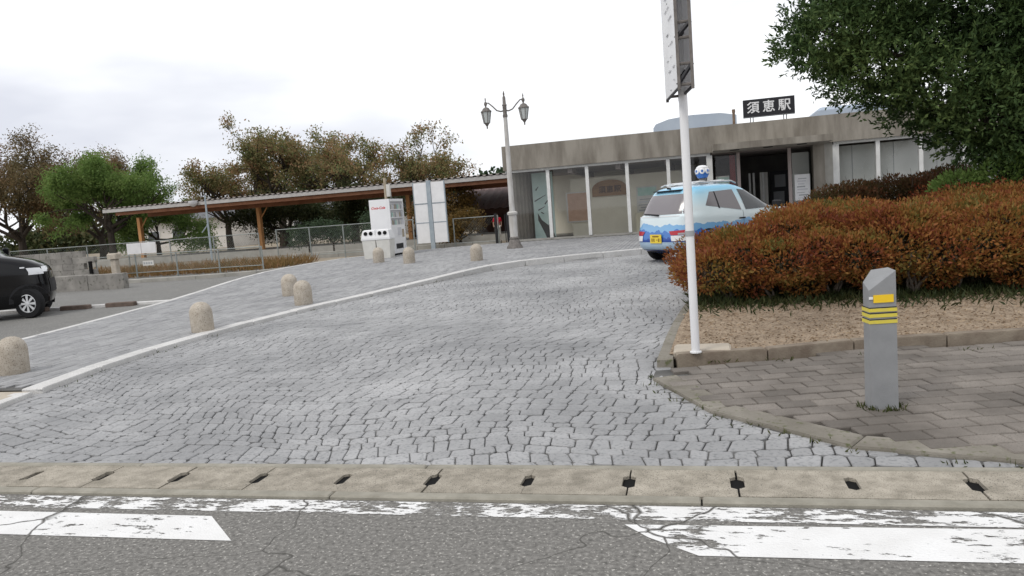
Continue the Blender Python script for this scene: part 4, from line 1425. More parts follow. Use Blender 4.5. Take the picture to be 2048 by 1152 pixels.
# things inside the windows
mu = thing('mural_panel', 'pale turquoise mural of a dark branching tree in the leftmost window', 'mural', (0, 0, 0))
MB().box(-5.72, -4.98, 26.0, 26.03, ZB, 2.8).build('panel', 'mural', mu)
MB().xz([(-5.58, 1.4), (-5.45, 1.15), (-5.22, .95), (-5.08, 1.2), (-5.1, .85), (-4.99, .5), (-5.3, .5), (-5.42, .8), (-5.58, 1.15)], 25.99, 25.999).build('painted_trunk', 'mural_dark', mu)
for i, (a, c) in enumerate((((-5.66, 1.82), (-5.25, 2.02)), ((-5.6, 2.2), (-5.5, 2.32)), ((-5.55, 1.5), (-5.3, 1.62)), ((-5.3, 1.7), (-5.08, 1.95)), ((-5.45, 1.42), (-5.35, 1.36)))):
    MB().tube([(a[0], 25.99, a[1]), (c[0], 25.99, c[1])], [.025, .008], 4).build('painted_branch', 'mural_dark', mu)
nb = thing('notice_board', 'salmon pin board in a white frame inside the second window', 'notice board', (0, 26.44, 0))
MB().box(-4.6 + .03, -3.88, 0, .04, 1.02, 2.0).build('cork', 'cork', nb)
for x0, x1, z0, z1 in ((-4.62, -3.83, .98, 1.02), (-4.62, -3.83, 2.0, 2.04), (-4.62, -4.57, 1.02, 2.0), (-3.88, -3.83, 1.02, 2.0)):
    MB().box(x0, x1, -.01, .04, z0, z1).build('frame_rail', 'offwhite', nb)
ws = thing('wooden_sign', 'arched brown wooden name board inside the third window', 'sign', (0, 26.42, 0))
arch = [(-3.68, 1.82), (-2.46, 1.82), (-2.46, 2.05)] + [(-3.07 + .6 * math.cos(R(a)), 2.08 + .3 * math.sin(R(a))) for a in range(10, 171, 16)] + [(-3.68, 2.05)]
MB().xz(arch, 0, .05).build('board', 'wood_sign', ws)
for i, c_ in enumerate('須恵駅'):
    o = text_mesh(c_, .25, 'dark_brown', 'letter', ws, depth=.004, bold=.006)
    o.location = (-3.32 + i * .27, -.006, 2.03)


def poster(name, label, x0, x1, y, z0, z1, m, lines, green=False):
    p = thing(name, label, 'poster', (0, y, 0))
    MB().box(x0, x1, 0, .012, z0, z1).build('sheet', m, p)
    if green:
        MB().box(x0 + .05, x1 - .02, -.004, -.001, z1 - .32, z1 - .04).build('picture', 'print_green', p)
    rg = random.Random(label)
    for k_ in range(lines):
        zc = z0 + .06 + k_ * (z1 - z0 - (.42 if green else .12)) / max(lines, 1)
        xa = x0 + .05 + rg.uniform(0, .08)
        MB().box(xa, min(x1 - .05, xa + (x1 - x0) * rg.uniform(.4, .8)), -.004, -.001, zc, zc + rg.uniform(.015, .05)).build('printed_line', rg.choice(['print_grey', 'print_light', 'print_grey']), p)


poster('poster', 'white and green poster inside the window behind the hatchback', -2.15, -1.45, 26.45, 1.05, 2.05, 'offwhite', 6, True)
poster('poster', 'white poster with grey print on the pane right of the entrance', 2.85, 3.3, 24.985, 1.2, 2.0, 'white', 8)
poster('poster', 'tall white poster with green picture left of the entrance', .5, .92, 25.3, .9, 2.15, 'offwhite', 5, True)
poster('poster', 'small white notice beside the left door post', .98, 1.14, 24.985, 1.0, 1.75, 'offwhite', 4)
bt = thing('notice_stand', 'dark information rack with grey sheets inside the entrance', 'rack', (0, 27.6, ZB))
MB().box(2.35, 3.5, 0, .05, .3, 1.75).build('panel', 'sign_black', bt)
for x0, x1, z0, z1 in ((2.5, 2.85, 1.2, 1.62), (2.45, 2.8, .5, 1.05), (3.0, 3.3, .45, 1.15), (3.05, 3.4, 1.25, 1.6)):
    MB().box(x0, x1, -.02, -.002, z0, z1).build('sheet', 'print_grey', bt)
for x in (2.4, 3.45):
    MB().box(x - .03, x + .03, 0, .05, 0, .3).build('leg', 'sign_black', bt)
tb = thing('white_board', 'cream board leaning inside the window left of the hatchback', 'board', (0, 26.2, ZB))
MB().cbox(-2.2, -1.5, 0, .03, .02, .68, .01).build('panel', mat('cream', (0.68, 0.64, 0.5), rough=0.7), tb)
MB().box(-2.22, -1.48, -.01, .04, 0, .03).build('foot_rail', 'offwhite', tb)

# ---------------------------------------------------------------- vending machine, bins, notice board
zv = isl(22)
vm = thing('vending_machine', 'white drinks vending machine with red script beside the fence', 'vending machine', (-9.95, 21.6, zv))
b = MB().box(0, .6, 0, 1.12, .06, 1.76)
b.build('cabinet', 'white_gloss', vm)
MB().box(.05, .58, .04, 1.08, 0, .058).build('base', 'trim', vm)
MB().box(.603, .67, 0, .05, .06, 1.76).build('door_edge', 'white_gloss', vm)
MB().box(.603, .67, 1.07, 1.12, .06, 1.76).build('door_edge', 'white_gloss', vm)
MB().box(.603, .67, .053, 1.067, 1.68, 1.76).build('door_edge', 'white_gloss', vm)
MB().box(.603, .665, .053, 1.067, .06, .92).build('lower_door', 'white_gloss', vm)
MB().box(.601, .606, .053, 1.067, .92, 1.68).build('display_back', 'print_light', vm)
for z in (.92, 1.16, 1.41):
    MB().box(.608, .66, .055, 1.065, z, z + .03).build('shelf', 'white', vm)
    for k_ in range(8):
        y_ = .13 + k_ * .12
        MB().lathe([(.028, z + .03), (.028, z + .14), (.014, z + .17), (.014, z + .19)], 8, (.632, y_, 0)).build('drink_bottle', ['print_grey', 'offwhite', 'print_light', 'pale_pole', 'print_grey', 'print_green', 'offwhite'][(k_ + int(z * 10)) % 7], vm)
MB().box(.667, .672, .5, .8, .62, .86).build('coin_panel', 'print_light', vm)
MB().box(.667, .674, .3, .85, .2, .36).build('delivery_flap', 'trim', vm)
MB().box(.667, .672, .85, 1.0, .55, .8).build('price_label', 'pale_pole', vm)
o = text_mesh('Coca-Cola', .108, 'red_print', 'lettering', vm, depth=.001, shear=.35, bold=.002)
o.location = (.29, -.003, 1.5)


def bin_(x, y, label, first=None):
    if first is None:
        t = thing('recycling_bin', label, 'bin', (x, y, isl(y)), 0, 'recycling bins beside the vending machine')
        MB().rings([[(-.19, -.17, 0), (.19, -.17, 0), (.19, .17, 0), (-.19, .17, 0)], [(-.22, -.2, .56), (.22, -.2, .56), (.22, .2, .56), (-.22, .2, .56)]], top=True, bottom=True).build('tub', 'offwhite', t)
        MB().rings([[(-.235, -.215, .563), (.235, -.215, .563), (.235, .215, .563), (-.235, .215, .563)], [(-.235, -.215, .62), (.235, -.215, .62), (.235, .215, .62), (-.235, .215, .62)],
                    [(-.19, -.16, .84), (.19, -.16, .84), (.19, .16, .84), (-.19, .16, .84)], [(-.15, -.1, .87), (.15, -.1, .87), (.15, .12, .87), (-.15, .12, .87)]], top=True, bottom=True).build('lid', 'white', t)
        for s_ in (-.085, .085):
            h_ = MB().lathe([(.058, 0), (.058, .03)], 16).build('hole', 'black', t)
            h_.rotation_euler = (PI / 2 - .24, 0, 0)
            h_.location = (s_, -.175, .755)
    else:
        t = copy_tree(first)
        t['label'] = label
        t.location = (x, y, isl(y))
    return t


b1 = bin_(-9.75, 21.1, 'white two hole recycling bin, farther from the vending machine')
bin_(-9.27, 21.05, 'white two hole recycling bin touching the side of the vending machine', b1)

db = thing('display_board', 'tall white notice board of six panels on a grey post', 'notice board', (-9.2, 25.0, isl(25) - .06))
MB().box(-.075, .075, -.05, .05, 0, 2.4).build('post', 'blue_pole', db)
for i, (xa, xb) in enumerate(((-.56, -.085), (.085, .56))):
    for z0, z1 in ((.22, .92), (.95, 1.58), (1.62, 2.33)):
        MB().cbox(xa, xb, -.03, .03, z0, z1, .004).build('panel', 'white', db)
    for z in (.935, 1.6):
        MB().box(xa, xb, -.038, .038, z - .014, z + .014).build('cross_rail', 'blue_pole', db)
    MB().box(xa + (-.03 if i == 0 else .477), xa + (-.002 if i == 0 else .505), -.035, .035, .2, 2.36).build('side_rail', 'blue_pole', db)

# ---------------------------------------------------------------- street lamp
zl = isl(21.75)
lp = thing('street_lamp', 'ornate twin lantern street lamp in front of the station', 'street lamp', (-5.44, 21.75, zl), R(0))
MB().lathe([(.25, 0), (.24, .05), (.19, .12), (.18, .2), (.14, .26), (.15, .3), (.13, .34)], 12).build('base', 'iron', lp, smooth=35)
MB().lathe([(.12, .34), (.125, .8), (.12, .98), (.155, 1.0), (.16, 1.06), (.1, 1.1)], 14).build('plinth', 'lamp_pole', lp, smooth=35)
MB().lathe([(.085, 1.1), (.075, 2.2), (.058, 3.85)], 14).build('pole', 'lamp_pole', lp, smooth=35)
MB().lathe([(.07, 3.85), (.075, 3.9), (.06, 3.95), (.062, 4.18), (.075, 4.2), (.05, 4.24), (.045, 4.42), (.02, 4.48), (.03, 4.52), (.006, 4.62)], 12).build('finial', 'iron', lp, smooth=35)
for s_ in (-1, 1):
    MB().tube([(0, 0, 4.05), (s_ * .12, 0, 4.03), (s_ * .24, 0, 4.07), (s_ * .36, 0, 4.2), (s_ * .48, 0, 4.31), (s_ * .57, 0, 4.32)], [.022, .021, .02, .019, .018, .018], 8).build('arm', 'iron', lp, smooth=True)
    ln_ = MB().lathe([(.02, 4.36), (.045, 4.32), (.05, 4.28), (.03, 4.24), (.018, 4.2)], 8, (s_ * .57, 0, 0)).build('lantern', 'iron', lp, smooth=35)
    MB().lathe([(.008, 4.48), (.02, 4.42), (.012, 4.36)], 8, (s_ * .57, 0, 0)).build('finial', 'iron', ln_)
    MB().lathe([(.17, 4.06), (.165, 4.085), (.12, 4.12), (.09, 4.17), (.03, 4.2)], 6, (s_ * .57, 0, 0)).build('hood', 'iron', ln_)
    MB().lathe([(.085, 3.74), (.14, 4.058)], 6, (s_ * .57, 0, 0)).build('glazing', 'lamp_glass', ln_)
    for k_ in range(6):
        a = 2 * PI * k_ / 6
        MB().tube([(s_ * .57 + .09 * math.cos(a), .09 * math.sin(a), 3.73), (s_ * .57 + .148 * math.cos(a), .148 * math.sin(a), 4.06)], .011, 5).build('rib', 'iron', ln_)
    MB().lathe([(.0, 3.56), (.022, 3.59), (.02, 3.64), (.06, 3.7), (.095, 3.74)], 8, (s_ * .57, 0, 0)).build('drop', 'iron', ln_)

# ---------------------------------------------------------------- stone bollards
bp = MB().lathe([(.15, 0), (.155, .02), (.155, .27), (.148, .32), (.125, .37), (.09, .405), (.045, .425), (.012, .43)], 24)
bme = None
for i, (x, y, lab) in enumerate(((-7.66, 6.75, 'domed stone bollard cut off by the left edge of the view'), (-6.98, 9.2, 'domed stone bollard standing alone, second nearest the road'), (-6.76, 11.65, 'domed stone bollard in front of another one, mid island'),
                                 (-7.87, 13.1, 'domed stone bollard partly hidden behind a nearer one, mid island'), (-8.75, 19.3, 'small domed stone bollard in front of the recycling bins'),
                                 (-7.48, 18.4, 'small domed stone bollard in front of the vending machine'), (-5.48, 17.9, 'small domed stone bollard nearest the street lamp'))):
    if bme is None:
        o = bp.build('stone_bollard', 'granite', smooth=50)
        bme = o
    else:
        o = bme.copy()
        COL.objects.link(o)
    o.location = (x, y, isl(y) - .01)
    o.rotation_euler = (random.uniform(-.02, .02), random.uniform(-.02, .02), random.uniform(0, 6))
    tag(o, lab, 'bollard', 'stone bollards on the paved island')

# grey marker bollard
gb = thing('marker_bollard', 'square grey bollard with slanted top and yellow bands on the pavement', 'bollard', (1.08, 5.22, hh(5.2) + .03), R(9))
hw, hd = .083, .06
MB().add([(-hw, -hd, 0), (hw, -hd, 0), (hw, hd, 0), (-hw, hd, 0), (-hw, -hd, .785), (hw, -hd, .905), (hw, hd, .915), (-hw + .06, hd, .905), (-hw, hd - .02, .83)],
         [(3, 2, 1, 0), (0, 1, 5, 4), (1, 2, 6, 5), (2, 3, 8, 7, 6), (3, 0, 4, 8), (4, 5, 6, 7, 8)]).build('body', 'boll_grey', gb)
MB().box(-hw + .025, hw - .018, -hd - .006, -hd - .001, .705, .755).build('reflector', 'reflect_yellow', gb)
MB().box(-hw - .002, -hw + .022, -hd - .005, -hd - .001, .728, .745).build('tape_end', 'white', gb)
for z in (.668, .632, .592):
    MB().box(-hw - .003, hw + .003, -hd - .004, hd + .004, z - .022, z).build('band', 'band_yellow', gb)
    MB().box(-hw - .001, hw + .001, -hd - .002, hd + .002, z + .002, z + .007).build('groove', 'black', gb)

# white pole and its double sign
wp_ = thing('sign_pole', 'white steel pole leaning up from the corner of the planting bed', 'pole', (-.105, 6.6, hh(6.6) + .13))
MB().lathe([(.036, 0), (.036, 3.6)], 16).build('shaft', 'white_gloss', wp_, smooth=40)
MB().lathe([(.05, 0), (.05, .012)], 16).build('base_plate', 'white', wp_)
MB().lathe([(.041, 1.015), (.041, 1.06)], 16).build('clamp', 'print_grey', wp_, smooth=40)
MB().box(-.1, -.04, -.012, .012, 1.03, 1.045).build('clamp_bolt', 'print_grey', wp_)
sg = thing('sign_board', 'double faced white sign with dark steel frame at the top of the white pole', 'sign', (0, 0, 0))
pa, pb = Vector((-.13, 6.2)), Vector((-.25, 6.9))
qa, qb = Vector((-.01, 6.2)), Vector((-.13, 6.9))


def vpanel(name, a, c, z0, z1, th, m):
    d = (c - a).normalized()
    n_ = Vector((-d.y, d.x)) * th
    return MB().prism([(a.x, a.y), (c.x, c.y), (c.x + n_.x, c.y + n_.y), (a.x + n_.x, a.y + n_.y)][::-1], z0, z1).build(name, m, sg)


vpanel('front_panel', pa, pb, 2.38, 3.9, .006, 'white')
vpanel('back_panel', qa, qb, 2.38, 3.9, -.006, 'acrylic')
off = Vector((-.011, -.002))
rg = random.Random(2)
for z in np.arange(2.46, 3.85, .1):
    for k_ in range(rg.randint(1, 3)):
        t0 = rg.uniform(.1, .6)
        t1 = t0 + rg.uniform(.04, .16)
        vpanel('printed_line', pa.lerp(pb, t0) + off, pa.lerp(pb, t1) + off, z, z + rg.uniform(.006, .014), .002, 'print_light')
for z in (2.4, 2.56, 2.76, 2.88, 3.1, 3.22, 3.45, 3.57, 3.85):
    for t in (.02, .95):
        a, c = pa.lerp(pb, t), qa.lerp(qb, t)
        MB().tube([(a.x, a.y, z), (c.x, c.y, z)], .012, 6).build('strut', 'iron', sg)
for za, zb_ in ((2.4, 2.56), (2.76, 2.88), (3.1, 3.22), (3.45, 3.57)):
    for t in (.02, .5):
        a, c = pa.lerp(pb, t), qa.lerp(qb, t)
        MB().tube([(a.x, a.y, za), (c.x, c.y, zb_)], .018, 6).build('brace', 'sign_black', sg)
for a in (pa.lerp(qa, .06), pa.lerp(qa, .94), pb.lerp(qb, .06), pb.lerp(qb, .94)):
    MB().box(a.x - .012, a.x + .012, a.y - .012, a.y + .012, 2.36, 3.9).build('frame_post', 'iron', sg)
for t in (.06, .94):
    a, c = pa.lerp(qa, t), pb.lerp(qb, t)
    MB().tube([(a.x, a.y, 2.38), (c.x, c.y, 2.38)], .014, 6).build('frame_rail', 'sign_black', sg)


# ---------------------------------------------------------------- cars
class Body:
    """car body as a stack of rounded horizontal outlines; rear at x=0, nose along +x"""
    def __init__(s, rows, n_lo=6.5, n_hi=4.5, zsplit=1.0):
        s.rows = np.array(rows, float)
        s.nl, s.nh, s.zs = n_lo, n_hi, zsplit

    def at(s, z):
        r_ = s.rows
        xr, xf, w = (np.interp(z, r_[:, 0], r_[:, k]) for k in (1, 2, 3))
        n_ = s.nl if z < s.zs else s.nh
        return (xf + xr) / 2, (xf - xr) / 2, w, n_

    def mesh(s, seg=64):
        b = MB()
        rs = []
        zz = []
        for a, c in zip(s.rows[:-1, 0], s.rows[1:, 0]):
            k_ = max(1, int((c - a) / .04))
            zz += list(np.linspace(a, c, k_, endpoint=False))
        zz.append(s.rows[-1, 0])
        for z in zz:
            c, a, w, n_ = s.at(z)
            q = []
            for i in range(seg):
                t = 2 * PI * i / seg
                ct, st_ = math.cos(t), math.sin(t)
                q.append((c + a * math.copysign(abs(ct) ** (2 / n_), ct), w * math.copysign(abs(st_) ** (2 / n_), st_), z))
            rs.append(q)
        return b.rings(rs, top=True, bottom=True)

    def side(s, x, z, e=0.0):
        c, a, w, n_ = s.at(z)
        k_ = min(abs((x - c) / a), .999)
        return w * (1 - k_ ** n_) ** (1 / n_) + e

    def rear(s, y, z, e=0.0):
        c, a, w, n_ = s.at(z)
        k_ = min(abs(y / w), .999)
        return c - a * (1 - k_ ** n_) ** (1 / n_) - e

    def nose(s, y, z, e=0.0):
        c, a, w, n_ = s.at(z)
        k_ = min(abs(y / w), .999)
        return c + a * (1 - k_ ** n_) ** (1 / n_) + e

    def patch(s, quad, fn, nu=10, nv=8, e=.005):
        """quad of (u, z) corners: bl, br, tr, tl"""
        P = []
        q = np.array(quad, float)
        for j in range(nv + 1):
            for i in range(nu + 1):
                a, c = i / nu, j / nv
                p = (q[0] * (1 - a) + q[1] * a) * (1 - c) + (q[3] * (1 - a) + q[2] * a) * c
                P.append(fn(p[0], p[1], e))
        F = []
        for j in range(nv):
            for i in range(nu):
                k_ = j * (nu + 1) + i
                F.append((k_, k_ + 1, k_ + nu + 2, k_ + nu + 1))
        return MB().add(P, F)

    def pside(s, quad, sgn, **k_):
        return s.patch(quad, lambda x, z, e: (x, sgn * s.side(x, z, e), z), **k_)

    def prear(s, quad, **k_):
        return s.patch(quad, lambda y, z, e: (s.rear(y, z, e), y, z), **k_)

    def pnose(s, quad, **k_):
        return s.patch(quad, lambda y, z, e: (s.nose(y, z, e), y, z), **k_)


def wheel(root, x, y, r, sgn, spokes=8):
    w = .17
    t = MB().lathe([(r * .62, -w / 2), (r * .93, -w / 2), (r, -w / 2 + .03), (r, w / 2 - .03), (r * .93, w / 2), (r * .62, w / 2)], 28, top=False, bottom=False).build('wheel', 'tyre', root, smooth=35)
    t.location = (x, y, r)
    t.rotation_euler = (-PI / 2 * sgn, 0, 0)
    rim = MB().lathe([(r * .64, 0), (r * .64, w / 2 - .005), (r * .58, w / 2 + .004), (r * .56, w / 2 - .03)], 28, top=False).build('rim', 'rim', t, smooth=35)
    MB().lathe([(r * .57, 0), (r * .57, w / 2 - .04)], 20).build('brake', 'trim', t)
    b = MB()
    for k_ in range(spokes):
        a = 2 * PI * k_ / spokes
        d = .17
        b.add([(r * .1 * math.cos(a - .5), r * .1 * math.sin(a - .5), w / 2 - .004), (r * .58 * math.cos(a - d), r * .58 * math.sin(a - d), w / 2 - .01), (r * .58 * math.cos(a + d), r * .58 * math.sin(a + d), w / 2 - .01), (r * .1 * math.cos(a + .5), r * .1 * math.sin(a + .5), w / 2 - .004)], [(0, 1, 2, 3)])
    b.lathe([(r * .14, 0), (r * .14, w / 2), (r * .06, w / 2 + .004)], 12)
    b.build('hub_cap', 'rim', t)
    return t


def disc_side(B_, x, zc, r, sgn, e, seg=24, z_min=.2):
    pts = []
    for k_ in range(seg):
        a = 2 * PI * k_ / seg
        px_, pz = x + r * math.cos(a), max(zc + r * math.sin(a), z_min)
        pts.append((px_, sgn * B_.side(px_, pz, e), pz))
    pts.append((x, sgn * B_.side(x, zc, e), zc))
    return MB().add(pts, [(k_, (k_ + 1) % seg, seg) for k_ in range(seg)])


# blue mapping hatchback
hb = Body([(.2, .25, 3.4, .7), (.26, .1, 3.6, .77), (.34, .02, 3.67, .81), (.48, 0, 3.70, .825), (.6, .015, 3.69, .83), (.75, .04, 3.66, .83), (.88, .055, 3.58, .825), (.95, .065, 3.3, .815), (1.0, .075, 2.85, .805),
           (1.06, .1, 2.66, .79), (1.2, .18, 2.42, .75), (1.35, .28, 2.16, .7), (1.44, .36, 1.99, .665), (1.5, .44, 1.84, .62), (1.54, .56, 1.7, .55), (1.565, .75, 1.5, .42), (1.575, 1.0, 1.25, .2)])
PH = R(43)
hx, hy = -.93, 15.85
car = thing('hatchback', 'pale blue and white hatchback with blue mountain livery beyond the hedge', 'car', (hx, hy, hh(16.2) + .022), PH)
hb.mesh().build('body', 'livery', car, smooth=35)
hb.prear([(-.66, 1.0), (.66, 1.0), (.56, 1.4), (-.56, 1.4)], nu=18).build('rear_window', 'sky_tint_glass', car, smooth=True)
hb.prear([(-.62, .955), (.62, .955), (.62, .97), (-.62, .97)], nu=14, nv=1, e=.008).build('tailgate_seam', 'white', car)
for s_ in (1, -1):
    g_ = hb.pside([(.68, 1.13), (1.62, .985), (1.5, 1.42), (.86, 1.4)], s_).build('side_window', 'sky_tint_glass', car, smooth=True)
    hb.pside([(1.0, 1.06), (1.04, 1.05), (1.0, 1.4), (.97, 1.4)], s_, nu=1, e=.008).build('window_bar', 'trim', g_)
    hb.pside([(1.74, .985), (2.62, 1.0), (2.08, 1.38), (1.64, 1.42)], s_).build('side_window', 'car_glass', car, smooth=True)
    d_ = hb.pside([(1.52, .8), (1.7, .8), (1.7, .83), (1.52, .83)], s_, nu=3, nv=1, e=.014).build('door_handle', 'trim', car)
    hb.pside([(1.655, .4), (1.662, .4), (1.662, .98), (1.655, .98)], s_, nu=1, nv=6, e=.003).build('door_gap', 'trim', car)
    disc_side(hb, .68, .3, .37, s_, .004).build('wheel_arch', 'trim', car)
    disc_side(hb, 3.06, .3, .37, s_, .004).build('wheel_arch', 'trim', car)
    wheel(car, .68, s_ * .755, .305, s_)
    wheel(car, 3.06, s_ * .755, .305, s_)
    m_ = MB().cbox(-.06, .06, -.1, .1, -.07, .08, .025).build('mirror', 'trim', car)
    m_.location = (2.58, s_ * .9, 1.05)
    MB().box(-.03, .05, -.13, -.04, -.05, -.01).build('mirror_arm', 'trim', m_)
    hb.prear([(s_ * .44, .58), (s_ * .78, .58), (s_ * .78, .68), (s_ * .38, .66)], nu=8, nv=2, e=.012).build('tail_lamp', 'tail_red', car, smooth=True)
    hb.prear([(s_ * .46, .46), (s_ * .76, .46), (s_ * .77, .57), (s_ * .44, .57)], nu=8, nv=2, e=.01).build('bumper_panel', 'white', car, smooth=True)
    MB().tube([(.62, s_ * .5, 1.575), (.75, s_ * .52, 1.61), (1.65, s_ * .52, 1.6), (1.8, s_ * .5, 1.55)], .016, 6).build('roof_rail', 'rim', car, smooth=True)
hb.prear([(-.78, .28), (.78, .28), (.8, .44), (-.8, .44)], nu=16, nv=3, e=.014).build('bumper', 'bumper_blue', car, smooth=True)
hb.prear([(-.62, .215), (.62, .215), (.7, .275), (-.7, .275)], nu=12, nv=1, e=.012).build('valance', 'trim', car, smooth=True)
hb.pnose([(-.5, .4), (.5, .4), (.5, .56), (-.5, .56)], nu=10, nv=2, e=.008).build('grille', 'trim', car)
for s_ in (-1, 1):
    hb.pnose([(s_ * .55, .66), (s_ * .78, .66), (s_ * .76, .84), (s_ * .55, .82)], nu=6, nv=3, e=.01).build('headlight', 'headlight', car)
hb.pnose([(-.66, 1.06), (.66, 1.06), (.52, 1.42), (-.52, 1.42)], nu=14, e=.006).build('windscreen', 'car_glass', car, smooth=True)
pl = MB().box(-.025, -.015, -.175, .175, .42, .6).build('number_plate', 'plate', car)
for k_, (a, c, z0, z1) in enumerate(((.1, -.1, .545, .575), (.13, .095, .45, .52), (.07, .035, .45, .52), (-.02, -.06, .48, .495), (-.08, -.115, .45, .52), (-.14, -.15, .45, .52))):
    MB().box(-.028, -.0255, min(a, c), max(a, c), z0, z1).build('plate_mark', 'plate_ink', pl)
w_ = MB().tube([(hb.rear(-.05, .99, .03), -.05, .99), (hb.rear(.45, 1.03, .03), .45, 1.03)], [.02, .012], 6).build('rear_wiper', 'trim', car)
MB().tube([(.45, 0, 1.52), (.36, 0, 1.53)], .02, 6).build('roof_aerial', 'trim', car)
MB().box(.32, .5, -.4, .4, 1.47, 1.49).build('spoiler', 'trim', car)
o = text_mesh('Google', .29, 'white_gloss', 'lettering', car, depth=.001, align='LEFT')
o.location = (1.25, -hb.side(1.7, .55, .006), .56)
MB().box(.7, 1.7, -.42, -.34, 1.585, 1.625).build('rack_bar', 'white', car)
MB().box(.7, 1.7, .34, .42, 1.585, 1.625).build('rack_bar', 'white', car)
MB().box(.85, .93, -.5, .5, 1.6, 1.64).build('rack_bar', 'white', car)
MB().box(1.4, 1.48, -.5, .5, 1.6, 1.64).build('rack_bar', 'white', car)
# camera mast on the roof
mt = thing('roof_camera', 'blue and white ball camera on a mast above the hatchback roof', 'camera', (hx + 1.35 * math.cos(PH), hy + 1.25 * math.sin(PH), hh(16.2) + 1.59), PH)
MB().lathe([(.17, 0), (.14, .03), (.1, .05), (.1, .15)], 16).build('mast', 'iron', mt, smooth=35)
MB().lathe([(.06, .14), (.14, .17), (.175, .24), (.18, .3), (.17, .32)], 20).build('lower_shell', 'cam_blue', mt, smooth=35)
MB().lathe([(.17, .322), (.178, .36), (.16, .43), (.1, .47), (.03, .48)], 20).build('upper_shell', 'white_gloss', mt, smooth=35)
for k_ in range(7):
    a = 2 * PI * k_ / 7 + .35
    le = MB().lathe([(.07, 0), (.075, .03), (.05, .045)], 14).build('lens_ring', 'white_gloss', mt)
    le.location = (.15 * math.cos(a), .15 * math.sin(a), .33)
    le.rotation_euler = Vector((math.cos(a), math.sin(a), .1)).to_track_quat('Z', 'Y').to_euler()
    MB().lathe([(.036, .04), (.03, .058)], 12).build('lens', 'cam_blue', le)

mt.scale = (.76, .76, .85)

# black kei wagon at the left edge
kb = Body([(.2, .15, 3.2, .64), (.27, .05, 3.33, .7), (.4, 0, 3.38, .73), (.6, 0, 3.38, .735), (.85, .02, 3.35, .735), (.97, .03, 3.26, .73), (1.06, .04, 3.1, .725), (1.13, .05, 2.86, .72), (1.18, .055, 2.62, .715), (1.25, .07, 2.54, .7),
           (1.5, .13, 2.36, .66), (1.62, .18, 2.24, .63), (1.68, .28, 2.05, .58), (1.71, .5, 1.8, .45), (1.72, .9, 1.4, .2)], n_lo=5.0, n_hi=5.5, zsplit=1.2)
KY = R(40)
kc = thing('small_van', 'black small van with silver wheel covers parked at the left edge', 'car', (-13.0 - (2.99 * math.cos(KY) + .7 * math.sin(KY)), 12.0 - (2.99 * math.sin(KY) - .7 * math.cos(KY)), hh(12) - .004), KY)
kc.scale = (1, 1, 1.07)
kb.mesh().build('body', 'car_black', kc, smooth=35)
for s_ in (-1, 1):
    kb.pside([(.3, 1.2), (1.3, 1.2), (1.3, 1.58), (.4, 1.58)], s_).build('side_window', 'car_glass', kc, smooth=True)
    kb.pside([(1.4, 1.2), (2.4, 1.2), (2.16, 1.58), (1.4, 1.58)], s_).build('side_window', 'car_glass', kc, smooth=True)
    for x in (.55, 2.99):
        disc_side(kb, x, .29, .345, s_, .004).build('wheel_arch', 'trim', kc)
        w_ = wheel(kc, x, s_ * .665, .275, s_)
        if x > 2:
            w_.rotation_euler = (w_.rotation_euler[0], 0, R(-26))
    m_ = MB().cbox(-.06, .06, -.1, .1, -.1, .1, .03).build('mirror', 'car_black', kc)
    m_.location = (2.5, s_ * .83, 1.24)
    kb.pside([(2.9, .93), (2.98, .93), (2.98, .955), (2.9, .955)], s_, nu=2, nv=1, e=.008).build('side_marker', 'headlight', kc)
    kb.pside([(1.35, .4), (1.358, .4), (1.358, 1.2), (1.35, 1.2)], s_, nu=1, nv=6, e=.003).build('door_gap', 'trim', kc)
    kb.pside([(3.26, .84), (3.335, .84), (3.31, .94), (3.24, .94)], s_, nu=6, nv=4, e=.012).build('headlight', 'headlight', kc, smooth=True)
    kb.pnose([(s_ * .55, .8), (s_ * .68, .8), (s_ * .67, .93), (s_ * .55, .92)], nu=6, nv=4, e=.012).build('headlight', 'headlight', kc, smooth=True)
kb.pnose([(-.6, 1.25), (.6, 1.25), (.54, 1.58), (-.54, 1.58)], nu=14, e=.006).build('windscreen', 'car_glass', kc, smooth=True)
kb.pnose([(-.45, .45), (.45, .45), (.45, .7), (-.45, .7)], nu=8, nv=2, e=.008).build('grille', 'trim', kc)

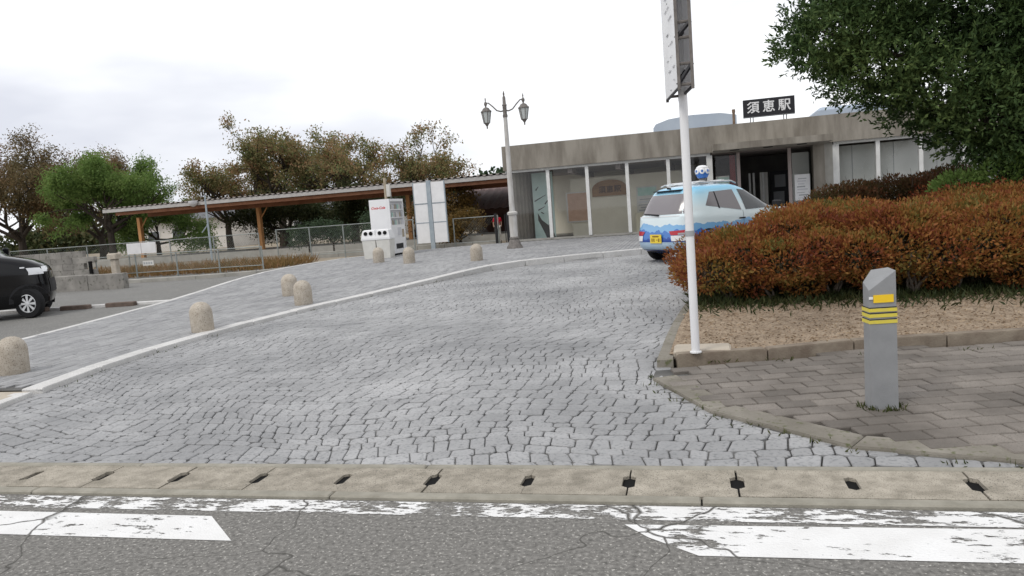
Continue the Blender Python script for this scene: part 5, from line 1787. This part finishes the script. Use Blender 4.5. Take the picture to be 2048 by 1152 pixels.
# ---------------------------------------------------------------- person in red beyond the gate
def person(label, x, y, z, s_):
    pr = thing('person', label, 'person', (x, y, z), R(15))
    V = [(0, 0, .92), (0, 0, 1.12), (0, 0, 1.36), (0, 0, 1.47), (0, -.01, 1.6), (.18, 0, 1.37), (.23, .02, 1.1), (.22, -.06, .86), (-.18, 0, 1.37), (-.23, .02, 1.1), (-.22, -.06, .86),
         (.09, 0, .88), (.1, -.02, .48), (.1, .02, .07), (.1, -.13, .03), (-.09, 0, .88), (-.1, .02, .48), (-.1, .04, .07), (-.1, -.11, .03)]
    E = [(0, 1), (1, 2), (2, 3), (3, 4), (2, 5), (5, 6), (6, 7), (2, 8), (8, 9), (9, 10), (0, 11), (11, 12), (12, 13), (13, 14), (0, 15), (15, 16), (16, 17), (17, 18)]
    rad = [.15, .145, .15, .055, .1, .06, .045, .032, .06, .045, .032, .09, .062, .045, .035, .09, .062, .045, .035]

    def skin(name, V, E, rad, m):
        me = bpy.data.meshes.new(name)
        me.from_pydata([tuple(c * s_ for c in v) for v in V], E, [])
        o = link(name, me, m, pr)
        md = o.modifiers.new('skin', 'SKIN')
        me.skin_vertices.new() if not me.skin_vertices else None
        for i, r_ in enumerate(rad):
            me.skin_vertices[0].data[i].radius = (r_ * s_, r_ * s_)
        me.skin_vertices[0].data[0].use_root = True
        o.modifiers.new('sub', 'SUBSURF').levels = 2
        o.modifiers['sub'].render_levels = 2
        return o
    skin('body', V, E, rad, 'skin')
    skin('shirt', [(0, 0, .95), (0, 0, 1.12), (0, 0, 1.36), (0, 0, 1.43), (.18, 0, 1.37), (.225, .015, 1.16), (-.18, 0, 1.37), (-.225, .015, 1.16)], [(0, 1), (1, 2), (2, 3), (2, 4), (4, 5), (2, 6), (6, 7)], [.165, .16, .165, .08, .08, .065, .08, .065], 'red_cloth')
    skin('trousers', [(0, 0, .93), (.09, 0, .86), (.1, -.02, .48), (.1, .02, .12), (-.09, 0, .86), (-.1, .02, .48), (-.1, .04, .12)], [(0, 1), (1, 2), (2, 3), (0, 4), (4, 5), (5, 6)], [.155, .105, .078, .065, .105, .078, .065], 'offwhite')
    skin('hair', [(0, .02, 1.6), (0, .02, 1.67)], [(0, 1)], [.112, .1], 'hair')


person('person in a red top and pale trousers standing beyond the black gate', -8.45, 31.0, .3, .72)
